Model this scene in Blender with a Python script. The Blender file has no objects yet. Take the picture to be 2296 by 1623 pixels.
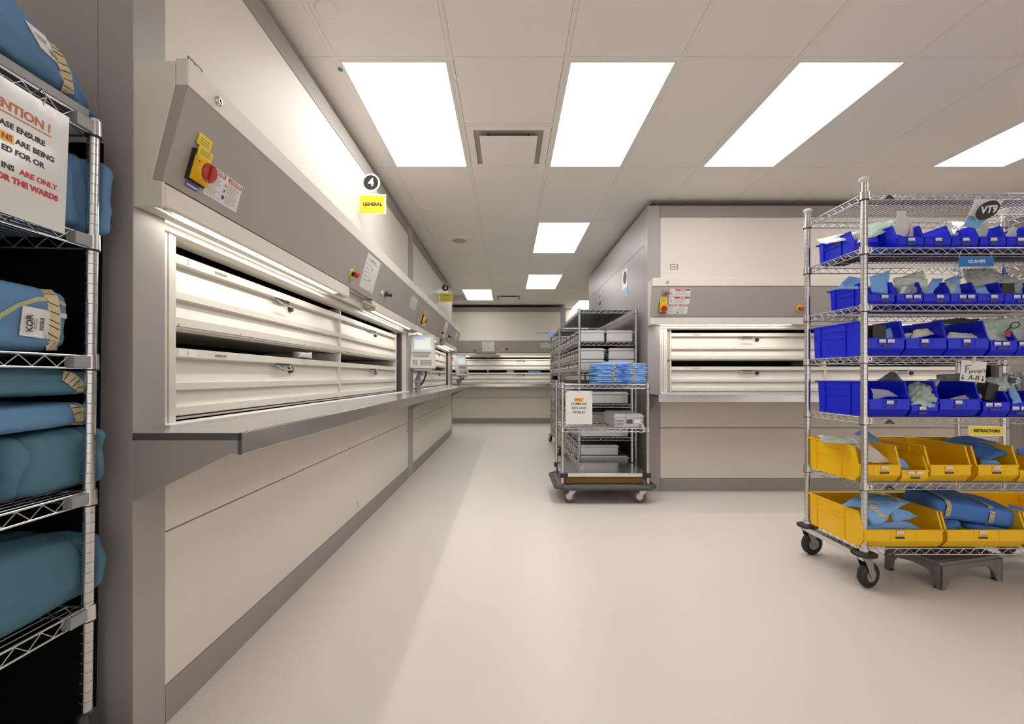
import bpy, math, random
from mathutils import Vector, Matrix, noise
R = math.radians
scene = bpy.context.scene
COL = scene.collection
CAMZ = 1.075; F = 988.0; VX, VY = 1140.0, 845.0
def P(px, py, Y):
    """the place in the room measured at photo pixel px, py when it stands Y metres away"""
    return Vector(((px - VX) * Y / F, Y, CAMZ + (VY - py) * Y / F))

# ------------------------------------------------------------ materials
MATS = {}
def mat(name, col, rough=.5, metal=0., noise_amt=0., nscale=8., bump=0., bscale=60., emit=0., coat=0., alpha=1., trans=0., stretch=None, spec=None):
    m = bpy.data.materials.new(name); m.use_nodes = True
    nt = m.node_tree; b = nt.nodes['Principled BSDF']
    c = tuple(col) + (1,) if len(col) == 3 else col
    b.inputs['Base Color'].default_value = c
    b.inputs['Roughness'].default_value = rough
    b.inputs['Metallic'].default_value = metal
    if spec is not None: b.inputs['Specular IOR Level'].default_value = spec
    if coat: b.inputs['Coat Weight'].default_value = coat; b.inputs['Coat Roughness'].default_value = .15
    if emit:
        b.inputs['Emission Color'].default_value = c; b.inputs['Emission Strength'].default_value = emit
    if alpha < 1: b.inputs['Alpha'].default_value = alpha
    if trans: b.inputs['Transmission Weight'].default_value = trans
    tc = nt.nodes.new('ShaderNodeTexCoord')
    mp = nt.nodes.new('ShaderNodeMapping'); nt.links.new(tc.outputs['Object'], mp.inputs['Vector'])
    if stretch: mp.inputs['Scale'].default_value = stretch
    if noise_amt:
        n = nt.nodes.new('ShaderNodeTexNoise'); n.inputs['Scale'].default_value = nscale; n.inputs['Detail'].default_value = 5
        nt.links.new(mp.outputs['Vector'], n.inputs['Vector'])
        r = nt.nodes.new('ShaderNodeMapRange'); r.inputs['To Min'].default_value = 1 - noise_amt; r.inputs['To Max'].default_value = 1 + noise_amt
        nt.links.new(n.outputs['Fac'], r.inputs['Value'])
        x = nt.nodes.new('ShaderNodeVectorMath'); x.operation = 'SCALE'; x.inputs[0].default_value = c[:3]
        nt.links.new(r.outputs['Result'], x.inputs['Scale']); nt.links.new(x.outputs['Vector'], b.inputs['Base Color'])
    if bump:
        n = nt.nodes.new('ShaderNodeTexNoise'); n.inputs['Scale'].default_value = bscale; n.inputs['Detail'].default_value = 3
        nt.links.new(mp.outputs['Vector'], n.inputs['Vector'])
        u = nt.nodes.new('ShaderNodeBump'); u.inputs['Strength'].default_value = bump; u.inputs['Distance'].default_value = .01
        nt.links.new(n.outputs['Fac'], u.inputs['Height']); nt.links.new(u.outputs['Normal'], b.inputs['Normal'])
    MATS[name] = m
    return m
mat('cream', (.73, .68, .60), .5, spec=.3, noise_amt=.02, nscale=1.5)
mat('cream_tray', (.73, .69, .62), .35, noise_amt=.015)
mat('grey_panel', (.335, .305, .28), .6, spec=.2, noise_amt=.03, nscale=2, bump=.02, bscale=300)
mat('control_grey_lit', (.40, .365, .335), .6, spec=.2, noise_amt=.03, nscale=2, bump=.02, bscale=300)  # grey_panel made lighter: the gloss on the sloped panels is put into the colour
mat('grey_side', (.36, .33, .31), .42, noise_amt=.03, nscale=2)
mat('tile', (.86, .82, .775), .7, noise_amt=.015, nscale=3)
mat('tbar', (.84, .80, .755), .5)
mat('gap', (.03, .027, .025), .8)
mat('floor', (.77, .705, .65), .36, noise_amt=.03, nscale=1.2, spec=.5)
mat('speck', (.45, .38, .31), .5)
mat('wall', (.62, .57, .50), .7, noise_amt=.02)
mat('light', (1., .99, .98), emit=5.4)
mat('striplight', (1., .97, .90), emit=20.)
mat('chrome', (.62, .61, .61), .2, 1.)
mat('steel', (.66, .64, .62), .2, .85, noise_amt=.06, nscale=20, stretch=(1, 1, 12), bump=.03, bscale=40)
mat('galv', (.55, .54, .52), .38, 1., noise_amt=.08, nscale=15)
mat('alu', (.60, .59, .58), .42, .75, noise_amt=.06, nscale=10)
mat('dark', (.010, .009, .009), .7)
mat('black', (.012, .012, .013), .35)
mat('blackcloth', (.006, .006, .006), .95, spec=.05)
mat('rubber', (.075, .075, .078), .55)
mat('rubberblk', (.015, .015, .015), .5)
mat('wheelgrey', (.11, .105, .10), .6)
mat('white', (.80, .79, .76), .5)
mat('paper', (.76, .74, .73), .5)
mat('gloss_paper', (.74, .725, .71), .12, noise_amt=.02, bump=.12, bscale=9, coat=.6)
mat('ink', (.02, .02, .022), .5)
mat('inkgrey', (.22, .21, .21), .6)
mat('red', (.55, .025, .02), .35)
mat('redglow', (.45, .03, .015), .25, coat=.5)
mat('redink', (.50, .03, .04), .5)
mat('rust', (.52, .16, .08), .5)
mat('orange', (.80, .28, .03), .5)
mat('yellow', (.85, .52, .01), .4)
mat('signyellow', (.86, .68, .03), .4)
mat('blueink', (.03, .10, .40), .5)
mat('signblue', (.005, .16, .55), .35)
mat('skyblue', (.16, .38, .62), .4)
mat('green', (.02, .30, .08), .5)
mat('bluebin', (.002, .014, .70), .30, spec=.45)
mat('yellowbin', (.92, .54, .002), .33, spec=.45)
mat('plasticgrey', (.17, .155, .145), .5, noise_amt=.06, nscale=30)
mat('capwhite', (.68, .66, .58), .5)
mat('linen', (.13, .26, .44), .9, noise_amt=.12, nscale=9, bump=.7, bscale=16, stretch=(1, .4, 1), spec=.2)
mat('linenteal', (.085, .19, .255), .9, noise_amt=.12, nscale=9, bump=.7, bscale=16, stretch=(1, .4, 1), spec=.2)
mat('wrap', (.22, .45, .86), .75, noise_amt=.06, nscale=7, bump=.2, bscale=30)
mat('wrapdark', (.07, .20, .58), .75, noise_amt=.08, nscale=7, bump=.2, bscale=30)
mat('pouchwhite', (.70, .68, .64), .35, noise_amt=.05, nscale=20, bump=.5, bscale=25)
mat('pouchgreen', (.50, .62, .54), .22, noise_amt=.15, nscale=14, bump=.5, bscale=22, coat=.5, alpha=.88)
mat('clearpouch', (.48, .56, .52), .12, noise_amt=.2, nscale=14, bump=.7, bscale=18, coat=.8, alpha=.6)
mat('darkpouch', (.17, .21, .23), .15, noise_amt=.2, nscale=14, bump=.6, bscale=18, coat=.7, alpha=.85)
mat('lilac', (.42, .42, .60), .6, noise_amt=.06, nscale=20, bump=.3, bscale=25)
mat('tape', (.62, .53, .33), .55)
mat('ribbon', (.42, .44, .26), .6)
mat('cardboard', (.30, .15, .05), .8, noise_amt=.1)
mat('purple', (.09, .06, .07), .6)
mat('terminal', (.62, .60, .56), .4)
mat('terminalgrey', (.30, .30, .31), .4)
mat('screen', (.62, .70, .64), .2, emit=.35)
mat('screenblue', (.25, .35, .85), .2, emit=.5)
mat('grille', (.40, .36, .32), .6)

# ------------------------------------------------------------ mesh builder
class MB:
    def __init__(s): s.v = []; s.f = []; s.m = []; s.sm = []; s.mats = []
    def mi(s, name):
        if name not in s.mats: s.mats.append(name)
        return s.mats.index(name)
    def add(s, vs, fs, m, smooth=False):
        o = len(s.v); k = s.mi(m)
        s.v += [Vector(v) for v in vs]
        for f in fs: s.f.append(tuple(i + o for i in f)); s.m.append(k); s.sm.append(smooth)
    def box(s, x0, x1, y0, y1, z0, z1, m='cream'):
        s.add([(x0,y0,z0),(x1,y0,z0),(x1,y1,z0),(x0,y1,z0),(x0,y0,z1),(x1,y0,z1),(x1,y1,z1),(x0,y1,z1)],
              [(0,3,2,1),(4,5,6,7),(0,1,5,4),(1,2,6,5),(2,3,7,6),(3,0,4,7)], m)
        return s
    def tube(s, a, b, r, m='chrome', n=8, cap=True, r2=None):
        a = Vector(a); b = Vector(b); d = (b - a)
        if d.length < 1e-6: return s
        q = d.to_track_quat('Z', 'Y'); r2 = r if r2 is None else r2
        vs = []
        for c, rr in ((a, r), (b, r2)):
            for i in range(n):
                t = 2 * math.pi * i / n
                vs.append(c + q @ Vector((math.cos(t) * rr, math.sin(t) * rr, 0)))
        fs = [(i, (i + 1) % n, n + (i + 1) % n, n + i) for i in range(n)]
        s.add(vs, fs, m, True)
        if cap:
            s.add(vs[:n], [tuple(range(n))[::-1]], m); s.add(vs[n:], [tuple(range(n))], m)
        return s
    def path(s, pts, r, m='chrome', n=6):
        for a, b in zip(pts, pts[1:]): s.tube(a, b, r, m, n, False)
        return s
    def lathe(s, c, axis, prof, m='chrome', n=24):
        """prof: list of (radius, height along axis)"""
        q = Vector(axis).to_track_quat('Z', 'Y'); c = Vector(c); vs = []
        for r, h in prof:
            for i in range(n):
                t = 2 * math.pi * i / n
                vs.append(c + q @ Vector((math.cos(t) * r, math.sin(t) * r, h)))
        fs = []
        for k in range(len(prof) - 1):
            for i in range(n):
                j = (i + 1) % n
                fs.append((k*n+i, k*n+j, (k+1)*n+j, (k+1)*n+i))
        s.add(vs, fs, m, True)
        s.add(vs[:n], [tuple(range(n))[::-1]], m); s.add(vs[-n:], [tuple(range(n))], m)
        return s
    def prism(s, poly, a0, a1, axis='x', m='cream'):
        """poly in the plane across axis: x->(y,z), y->(x,z), z->(x,y)"""
        def mk(p, a):
            return {'x': (a, p[0], p[1]), 'y': (p[0], a, p[1]), 'z': (p[0], p[1], a)}[axis]
        n = len(poly)
        vs = [mk(p, a0) for p in poly] + [mk(p, a1) for p in poly]
        fs = [tuple(range(n)), tuple(range(2*n-1, n-1, -1))] + [(i, n+i, n+(i+1)%n, (i+1)%n) for i in range(n)]
        s.add(vs, fs, m)
        return s
    def text(s, string, size, m='ink', M=Matrix(), bold=0., shear=0., align='CENTER', xs=1., ext=.0003):
        cu = bpy.data.curves.new('t', 'FONT'); cu.body = string; cu.size = size; cu.offset = bold; cu.shear = shear
        cu.align_x = align; cu.align_y = 'CENTER'; cu.extrude = ext; cu.resolution_u = 3
        o = bpy.data.objects.new('t', cu); COL.objects.link(o)
        bpy.context.view_layer.update()
        me = bpy.data.meshes.new_from_object(o.evaluated_get(bpy.context.evaluated_depsgraph_get()))
        S = Matrix.Diagonal((xs, 1, 1, 1))
        s.add([M @ (S @ v.co) for v in me.vertices], [tuple(p.vertices) for p in me.polygons], m)
        bpy.data.objects.remove(o); bpy.data.curves.remove(cu); bpy.data.meshes.remove(me)
        return s
    def xf(s, M):
        s.v = [M @ v for v in s.v]; return s
    def build(s, name, parent=None, bevel=0., label=None, recalc=True, sub=0):
        me = bpy.data.meshes.new(name)
        me.from_pydata([tuple(v) for v in s.v], [], s.f)
        for k in s.mats: me.materials.append(MATS[k])
        me.polygons.foreach_set('material_index', s.m); me.polygons.foreach_set('use_smooth', s.sm)
        me.update()
        if recalc:
            import bmesh
            bm = bmesh.new(); bm.from_mesh(me); bmesh.ops.recalc_face_normals(bm, faces=bm.faces); bm.to_mesh(me); bm.free()
        o = bpy.data.objects.new(name, me); COL.objects.link(o)
        if parent: o.parent = parent
        if bevel:
            b = o.modifiers.new('bevel', 'BEVEL'); b.width = bevel; b.segments = 2; b.limit_method = 'ANGLE'; b.angle_limit = R(40)
        if label: o['label'] = label
        return o
def T(name, label, cat, loc=(0,0,0), rz=0., group=None):
    o = bpy.data.objects.new(name, None); COL.objects.link(o); o.location = loc; o.rotation_euler = (0, 0, rz)
    return tag(o, label, cat, group)
def tag(o, label, cat, group=None):
    o['label'] = label; o['category'] = cat
    if group: o['group'] = group
    return o
def struct(o): o['kind'] = 'structure'; return o
def copy_tree(o, parent=None, skip=()):
    c = o.copy(); COL.objects.link(c); c.parent = parent
    for ch in list(o.children):
        if ch.name.split('.')[0] in skip: continue
        copy_tree(ch, c, skip)
    return c
FRONT = Matrix.Rotation(R(90), 4, 'X')       # plane that reads from -Y

# ------------------------------------------------------------ camera
cam = bpy.data.cameras.new('camera'); co = bpy.data.objects.new('camera', cam); COL.objects.link(co)
co.location = (0, 0, CAMZ); co.rotation_euler = (R(90), 0, 0)
cam.sensor_width = 36; cam.lens = F / 2296 * 36; cam.shift_x = 8 / 2296; cam.shift_y = 33.5 / 2296; cam.clip_start = .02
scene.camera = co
w = bpy.data.worlds.new('world'); scene.world = w; w.use_nodes = True
w.node_tree.nodes['Background'].inputs[0].default_value = (1, .95, .9, 1); w.node_tree.nodes['Background'].inputs[1].default_value = .8
scene.view_settings.view_transform = 'Standard'; scene.view_settings.look = 'None'; scene.view_settings.gamma = 1
scene.view_settings.exposure = 0.47

# ------------------------------------------------------------ room
CZ = 2.752
XA, XB, YA, YB = -3.6, 8.7, -3.2, 10.85
struct(MB().box(XA-.2, XB+.2, YA-.2, YB+.2, -.1, 0, 'floor').build('floor'))
m = MB(); rnd = random.Random(5)
for i in range(70):
    x = rnd.uniform(-.9, 3.5); y = rnd.uniform(1.2, 6); r = rnd.uniform(.0012, .003)
    m.lathe((x, y, 0.0), (0,0,1), [(r, 0), (r, .0006)], 'speck', 6)
for (a, b) in (((.24, 3.35), (.24, 3.68)),):
    m.tube((a[0], a[1], .0002), (b[0], b[1], .0002), .0006, 'speck', 4)
o = m.build('floor_scuffs'); o['kind'] = 'stuff'; tag(o, 'small dark specks and scuffs on the cream vinyl floor', 'scuff marks')
struct(MB().box(XA-.2, XA, YA, YB, 0, 3, 'wall').build('wall_left'))
struct(MB().box(XB, XB+.2, YA, YB, 0, 3, 'wall').build('wall_right'))
struct(MB().box(XA, XB, YB, YB+.2, 0, 3, 'cream').build('wall_back'))
# (the rest of the department behind the camera is only its even room light)
# ceiling grid: tiles .61 x 1.22, row k from GY+k*1.22, column j from GX+j*.61
GX, GY, GW, GL = -.305, 2.317, .61, 1.2192
lights = [(0,-1),(0,1),(0,3),(0,6),(2,1),(4,1),(5,-1),(6,3),(-3,3)]  # the last panel is unseen, added to light the room from behind the camera
vents = [(0,0),(5,0)]
m = MB(); m.box(XA, XB, YA, YB, CZ+.012, CZ+.09, 'gap')
for j in range(-6, 16):
    for k in range(-6, 8):
        x0 = GX + j*GW; y0 = GY + k*GL
        x1, y1 = x0 + GW, y0 + GL
        if x1 < XA or x0 > XB or y1 < YA or y0 > YB: continue
        X0, X1, Y0, Y1 = max(x0, XA), min(x1, XB), max(y0, YA), min(y1, YB)
        m.box(X0-.012, X0+.012, Y0, Y1, CZ-.001, CZ+.012, 'tbar'); m.box(X0+.012, X1-.012, Y0-.012, Y0+.012, CZ-.001, CZ+.012, 'tbar')
        if (k, j) in lights: continue
        if (k, j) in vents:
            m.box(X0+.014, X1-.014, Y0+.014, Y0+GL/2-.014, CZ+.001, CZ+.012, 'tile')
            m.box(X0+.012, X1-.012, Y0+GL/2-.012, Y0+GL/2+.012, CZ-.001, CZ+.012, 'tbar'); continue
        if X1-X0 > .1 and Y1-Y0 > .1: m.box(X0+.0132, X1-.0132, Y0+.0132, Y1-.0132, CZ+.0, CZ+.012, 'tile')
struct(m.build('ceiling'))
LN = {(0,-1):'lit ceiling panel beside the square vent, nearest the left machine', (0,1):'lit ceiling panel at top centre of the photo',
      (0,3):'lit ceiling panel in the near row, second from the right edge', (0,6):'lit ceiling panel cut off by the right edge of the photo',
      (2,1):'lit ceiling panel in the second lit row, above the centre of the aisle', (4,1):'small distant lit ceiling panel right of the aisle centre',
      (5,-1):'small distant lit ceiling panel beside the far vent', (6,3):'farthest lit ceiling panel, partly hidden by the grey side wall'}
def ceiling_light(k, j):
    x0 = GX + j*GW + .012; y0 = GY + k*GL + .012; x1 = x0+GW-.024; y1 = y0+GL-.024
    t = T('ceiling_light', LN.get((k, j), 'unseen lit ceiling panel added behind the camera for fill'), 'ceiling light', ((x0+x1)/2, (y0+y1)/2, CZ), 0, 'recessed ceiling light panels')
    a = (x1-x0)/2; b = (y1-y0)/2; f = MB(); e = .018
    for q in ((-a, a, -b, -b+e), (-a, a, b-e, b), (-a, -a+e, -b+e, b-e), (a-e, a, -b+e, b-e)): f.box(*q, -.004, .011, 'white')
    f.build('frame', t)
    MB().box(-a+e, a-e, -b+e, b-e, .002, .008, 'light').build('diffuser', t)
for k, j in lights: ceiling_light(k, j)
def vent(k, j, lab):
    x = GX + j*GW + GW/2; y = GY + k*GL + GL*.75
    t = T('ceiling_vent', lab, 'vent', (x, y, CZ), 0, 'ceiling air vents')
    h = .29; f = MB()
    for q in ((-h, h, -h, -h+.05), (-h, h, h-.05, h), (-h, -h+.05, -h+.05, h-.05), (h-.05, h, -h+.05, h-.05)): f.box(*q, -.002, .006, 'tile')
    f.build('frame', t)
    b = MB(); b.box(-h+.05, h-.05, -h+.05, h-.05, .009, .012, 'grille').build('duct_opening', t)
    MB().box(-.2, .2, -.2, .2, -.022, -.018, 'tile').build('face_plate', t, .002)
    c = MB()
    for sx in (-.14, .14):
        for sy in (-.17, .17): c.tube((sx, sy, -.018), (sx, sy, .01), .005, 'dark', 6)
    c.build('hanger_clip', t)
vent(0, 0, 'square ceiling vent with a lowered plate between the two big lights'); vent(5, 0, 'small distant square ceiling vent near the far machine')
t = T('ceiling_return_vent', 'greyish slotted return grille in the far left ceiling', 'vent', (-1.22, GY+5*GL+.9, CZ))
g = MB(); g.box(-.29, .29, -.29, .29, -.003, 0, 'grille')
for i in range(14): g.box(-.27, .27, -.27+i*.04, -.25+i*.04, -.006, -.003, 'tbar')
g.build('grille', t)
for (x, y, r, lab) in ((-.83, 2.008, .05, 'round white ceiling cover plate at the top left above the near light'), (-.82, 4.42, .048, 'round white ceiling cover plate beside the speaker'),
                       (-.81, 7.05, .048, 'small distant round ceiling cover plate'), (2.45, 3.85, .05, 'round ceiling cover plate above the right machine')):
    tag(MB().lathe((0,0,0), (0,0,-1), [(r, -.001), (r, .006), (r*.9, .009)], 'tile', 32).build('ceiling_cover_plate'), lab, 'cover plate', 'round ceiling cover plates').location = (x, y, CZ)
t = T('ceiling_speaker', 'round beige ceiling speaker over the aisle', 'speaker', (-.60, 5.38, CZ))
MB().lathe((0,0,0), (0,0,-1), [(.165, -.001), (.165, .006), (.15, .014), (.09, .016)], 'tbar', 36).build('rim', t)
MB().lathe((0,0,0), (0,0,-1), [(.085, .0155), (.085, .018)], 'grille', 28).build('speaker_grille', t)
tag(MB().lathe((0,0,0), (0,0,-1), [(.014, -.001), (.014, .003)], 'green', 12).build('ceiling_dot'), 'tiny green dot marker on the ceiling by the left light', 'marker').location = (-.915, 2.40, CZ-.002)

# ------------------------------------------------------------ storage machines (local: x along, -y outward)
L = 3.536
PM = Matrix(((1,0,0,0),(0,-.2655,-.964,-.0822),(0,.964,-.2655,1.63),(0,0,0,1)))
def lines(mb, x0, x1, ytop, n, pitch, rnd, m='inkgrey', h=.0022, frac=(.5, 1)):
    for i in range(n):
        mb.box(x0, x0 + (x1-x0)*rnd.uniform(*frac), ytop - i*pitch - h, ytop - i*pitch, .001, .0012, m)
def danger(mb, x0, x1, y0, y1, double, rnd):
    mb.box(x0, x1, y0, y1, 0, .001, 'paper')
    w = x1 - x0
    cols = [(x0+.004, x0+w*.46), (x0+w*.56, x1-.004)] if double else [(x0+w*.22, x1-.004)]
    for a, b in cols:
        mb.box(a, b, y1-.017, y1-.004, .001, .0014, 'red')
        mb.add([(a+.004, y1-.0155, .0016), (a+.015, y1-.0155, .0016), (a+.0095, y1-.006, .0016)], [(0,1,2)], 'paper')
        mb.text('DANGER', .0125, 'paper', Matrix.Translation(((a+b)/2+.006, y1-.0105, .0016)), .0003)
        n = int((y1-y0-.024)/.0062)
        lines(mb, a+.002, b, y1-.023, n, .0062, rnd, h=.0017)
    cx = x0 + w*(.51 if double else .1); cy = y1 - .026 if double else y1-.02
    mb.add([(cx-.008, cy-.012, .0015), (cx+.008, cy-.012, .0015), (cx, cy+.002, .0015)], [(0,1,2)], 'orange')
    for a, b in (((-.005,-.02),(.005,-.03)), ((.0,-.02),(-.004,-.034)), ((-.005,-.03),(.006,-.022))):
        mb.tube((cx+a[0], cy+a[1], .0015), (cx+b[0], cy+b[1], .0015), .0009, 'ink', 4)
    if double: mb.lathe((cx, cy-.047, .001), (0,0,1), [(.0075, 0), (.0075, .0006)], 'blueink', 16)
def notice(mb, x0, x1, y0, y1, rnd, header=None, title=True):
    mb.box(x0, x1, y0, y1, 0, .0012, 'gloss_paper')
    w = x1-x0; hgt = y1-y0
    if header:
        mb.box(x0+.01, x0+w*.35, y1-.012, y1-.005, .0012, .0015, header); mb.box(x0+w*.62, x1-.02, y1-.012, y1-.005, .0012, .0015, header)
    for i in range(2): mb.box(x0+w*.3, x1-w*.3, y1-.03-i*.012, y1-.025-i*.012, .0012, .0015, 'ink') if title and i == 0 else None
    if title:
        mb.box(x0+w*.15, x1-w*.15, y1-.04, y1-.037, .0012, .0015, 'inkgrey')
        for i in range(5):
            yy = y1 - .065 - i*(hgt-.1)/5
            mb.box(x0+w*.1, x0+w*.1+w*rnd.uniform(.25, .4), yy-.003, yy, .0012, .0015, 'inkgrey')
        for i in range(2):
            yy = y1 - .075 - i*.075
            for q in range(4): mb.box(x0+w*.5+q*.006, x0+w*.5+q*.006+.004, yy-.014, yy, .0012, .0015, 'inkgrey')
        mb.box(x0+w*.75, x1-w*.1, y0+.01, y0+.013, .0012, .0015, 'inkgrey')
    else:
        lines(mb, x0+.02, x1-.02, y1-.025, int((hgt-.03)/.009), .009, rnd, h=.002)
rnd = random.Random(3)
def tray_prof(zt, zr, zb):
    # front: lip, recess, slanted face, ridge, recess, slanted face, bottom lip  (y inward positive, z)
    return [(0,zt),(0,zt-.031),(.028,zt-.036),(.012,zr+.014),(0,zr+.012),(0,zr-.012),(.022,zr-.018),(.008,zb+.036),(-.002,zb+.034),(-.002,zb+.004),(.03,zb),(.05,zb),(.05,zb+.006),(.036,zb+.01),(.036,zt-.04),(.03,zt-.004),(.03,zt)]
m4 = T('storage_machine', 'cream storage machine with grey control panel on the near left of the aisle', 'storage machine', (-1.06, 1.244, 0), R(90))
TY = .075                                # the trays hang this far behind the face
def build_machine(t):
    MB().box(0, .1175, 0, .1, 0, 2.69, 'grey_side').build('side_column', t, .002)
    MB().box(L-.1175, L, 0, .1, 0, 2.69, 'grey_side').build('side_column', t, .002)
    MB().box(.12, L-.12, .001, .1, 2.583, 2.69, 'grey_panel').build('top_beam', t, .0015)
    MB().box(.12, L-.12, .001, .1, 0, .117, 'grey_panel').build('toe_kick', t, .0015)
    MB().box(.1205, L-.1205, .003, .02, 1.60, 2.58, 'cream').build('upper_panel', t, .001)
    MB().box(.1205, L-.1205, .003, .02, .12, .592, 'cream').build('lower_panel', t, .001)
    MB().box(.1205, L-.1205, .003, .02, .597, .89, 'cream').build('lower_panel', t, .001)
    MB().box(.1, L-.1, .03, .035, .1, .9, 'gap').box(.1, L-.1, .03, .035, 1.56, 2.6, 'gap').build('inner_frame', t)
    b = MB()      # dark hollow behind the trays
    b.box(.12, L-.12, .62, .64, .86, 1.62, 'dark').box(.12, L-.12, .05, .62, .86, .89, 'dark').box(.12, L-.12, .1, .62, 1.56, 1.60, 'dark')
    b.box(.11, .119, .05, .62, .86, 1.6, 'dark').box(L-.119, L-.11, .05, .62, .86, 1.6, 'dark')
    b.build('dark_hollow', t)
    # curtain header and jambs
    MB().prism([(.012,1.558),(.012,1.535),(.04,1.527),(.09,1.527),(.09,1.60),(.02,1.60)], .12, L-.12, 'x', 'cream_tray').build('header', t)
    j = MB()
    for i in range(4): j.box(.122+i*.018, .138+i*.018, .02+.003*(i % 2), .05, .90, 1.56, 'cream_tray')
    j.build('ribbed_jamb', t, .001)
    j = MB().box(L-.30, L-.26, .14, .16, .9, 1.55, 'purple').box(L-.150, L-.12, .02, .1, .9, 1.56, 'cream_tray').box(L-.19, L-.151, .06, .1, .9, 1.56, 'purple')
    j.build('curtain_guide', t)
    # carrier end plates and tray fronts
    c = MB()
    for (z0, z1) in ((1.243, 1.529), (.930, 1.232)):
        for x0, x1 in ((.234, .251), (1.722, 1.738), (3.206, 3.222)): c.box(x0, x1, TY-.002, TY+.5, z0, z1, 'cream_tray')
        c.box(.234, 3.222, TY+.002, TY+.5, z0-.002, z0+.006, 'cream_tray')
        c.box(.215, .235, TY+.01, TY+.03, z0-.004, z1-.01, 'cream')
        for x in (.27, .62, 1.2, 1.68, 2.1, 2.6, 3.1): c.lathe((x, TY-.0015, z0+.012), (0,-1,0), [(.004, 0), (.003, .002)], 'inkgrey', 8)
    c.box(.12, L-.12, .09, .11, 1.2335, 1.2425, 'cream_tray')
    c.build('carrier', t, .0012)
    for (zt, zr, zb, num) in ((1.496, 1.356, 1.246, '2'), (1.1745, 1.043, .938, '1')):
        for x0, x1, first in ((.2525, 1.7205, True), (1.7395, 3.2045, False)):
            d = MB().prism([(TY+a, b_) for a, b_ in tray_prof(zt, zr, zb)], x0, x1, 'x', 'cream_tray')
            if first:
                d.text(num, .028, 'inkgrey', Matrix.Translation((.315, TY-.001, zt-.016)) @ FRONT)
                d.box(.27, .36, TY-.0012, TY, zt-.029, zt-.003, 'white')
                for q in range(12): d.box(.46+q*.006, .463+q*.006, TY-.001, TY, zt-.022, zt-.012, 'inkgrey')
            d = d.build('tray_front', t)
            hx = (x0+x1)/2 - .01
            h = MB(); z = zt-.034
            h.box(hx-.062, hx+.062, TY-.004, TY+.006, z-.006, z, 'dark')
            h.path([(hx-.06, TY+.002, z-.004), (hx-.048, TY-.022, z-.03), (hx+.048, TY-.022, z-.03), (hx+.06, TY+.002, z-.004)], .0042, 'terminalgrey', 8)
            h.build('handle', d)
            MB().lathe((hx+.105, TY+.018, z-.028), (0,-1,0), [(.017, 0), (.016, .012)], 'black', 20).build('lock_button', d)
    # canopy
    MB().prism([(.0,1.632),(-.050,1.632),(-.050,1.66),(-.1155,1.905),(-.1155,1.966),(0,1.966)], .0125, L-.0125, 'x', 'cream').build('canopy_housing', t, .003)
    for x0 in (0, L-.012):
        MB().prism([(0,1.557),(-.079,1.557),(-.0825,1.562),(-.0825,1.629),(-.053,1.634),(-.1185,1.8985),(-.1185,1.968),(0,1.968)], x0, x0+.012, 'x', 'cream').build('end_cap', t, .002)
    MB().prism([(-.054,1.635),(-.0822,1.630),(-.155,1.8945),(-.12,1.902)], .001, L-.001, 'x', 'control_grey_lit').build('control_panel', t, .0012)
    MB().prism([(-.119,1.899),(-.155,1.899),(-.155,1.976),(-.119,1.976)], 0, L, 'x', 'cream').build('canopy_strip', t, .004)
    for x0, x1 in ((0, 1.463), (2.01, L)):
        c = MB().prism([(0,1.590),(-.066,1.590),(-.070,1.560),(-.079,1.560),(-.0825,1.565),(-.0825,1.626),(0,1.626)], max(x0, .0125), min(x1, L-.0125), 'x', 'cream')
        xe = x1 if x0 == 0 else x0
        c.prism([(0,1.590),(0,1.560),(-.078,1.560),(-.0825,1.626),(0,1.626)], xe-.002, xe+.002, 'x', 'cream')
        c.box(max(x0, .0125)+.003, min(x1, L-.0125)-.003, -.0645, 0, 1.5865, 1.5898, 'wheelgrey')  # dark plate added to cut the tube's bounce light under the canopy
        c.box(max(x0, .0125)+.003, min(x1, L-.0125)-.003, -.040, -.001, 1.560, 1.564, 'cream')
        c.build('lamp_cover', t, .0015)
    for x0, x1 in ((.10, 1.32), (2.04, 3.24)):
        l = MB().box(x0-.05, x0, -.066, -.046, 1.567, 1.59, 'galv').box(x1, x1+.1, -.064, -.046, 1.567, 1.59, 'inkgrey').build('lamp_holder', t)
        MB().box(x0, x1, -.064, -.044, 1.562, 1.582, 'striplight').build('lamp_tube', t)
    MB().box(1.465, 2.008, -.02, 0, 1.56, 1.63, 'cream').box(1.93, 2.008, -.08, -.02, 1.585, 1.63, 'cream').build('notch_cover', t, .002)
    h = MB().box(1.68, 1.94, -.10, -.075, 1.570, 1.587, 'terminalgrey').box(1.90, 1.93, -.085, -.02, 1.575, 1.59, 'galv')
    h.box(1.955, 1.975, -.07, -.05, 1.565, 1.59, 'yellow').build('curtain_latch', t, .003, 'grey latch bar')
    # worktop
    w_ = MB().box(0, L, -.306, .0, .898, .917, 'steel').box(0, L, -.307, -.298, .856, .917, 'steel').build('worktop', t, .0015)
    for x0 in (-.002, L): MB().box(x0, x0+.002, -.307, 0, .897, .916, 'rubber').box(x0, x0+.002, -.308, -.297, .856, .916, 'rubber').build('edge_cap', t)
    MB().box(.12, L-.12, -.012, .045, .905, .927, 'white').build('worktop_sill', t, .002)
    for x0 in (.0, L-.02):
        MB().prism([(0,.723),(0,.897),(-.297,.897),(-.297,.858),(-.268,.858)], x0, x0+.02, 'x', 'grey_panel').build('worktop_bracket', t, .001)
    s = MB().path([(.27+L-.5, -.02, .82), (.27+L-.5, -.20, .862)], .006, 'inkgrey', 8); s.tube((.27+L-.5, -.02, .815), (.27+L-.5, -.09, .84), .012, 'black', 10); s.build('gas_strut', t)
    # control-panel items
    MB().box(.075, .135, 1.5, 1.5, 0, 0, 'yellow') if False else None
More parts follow.
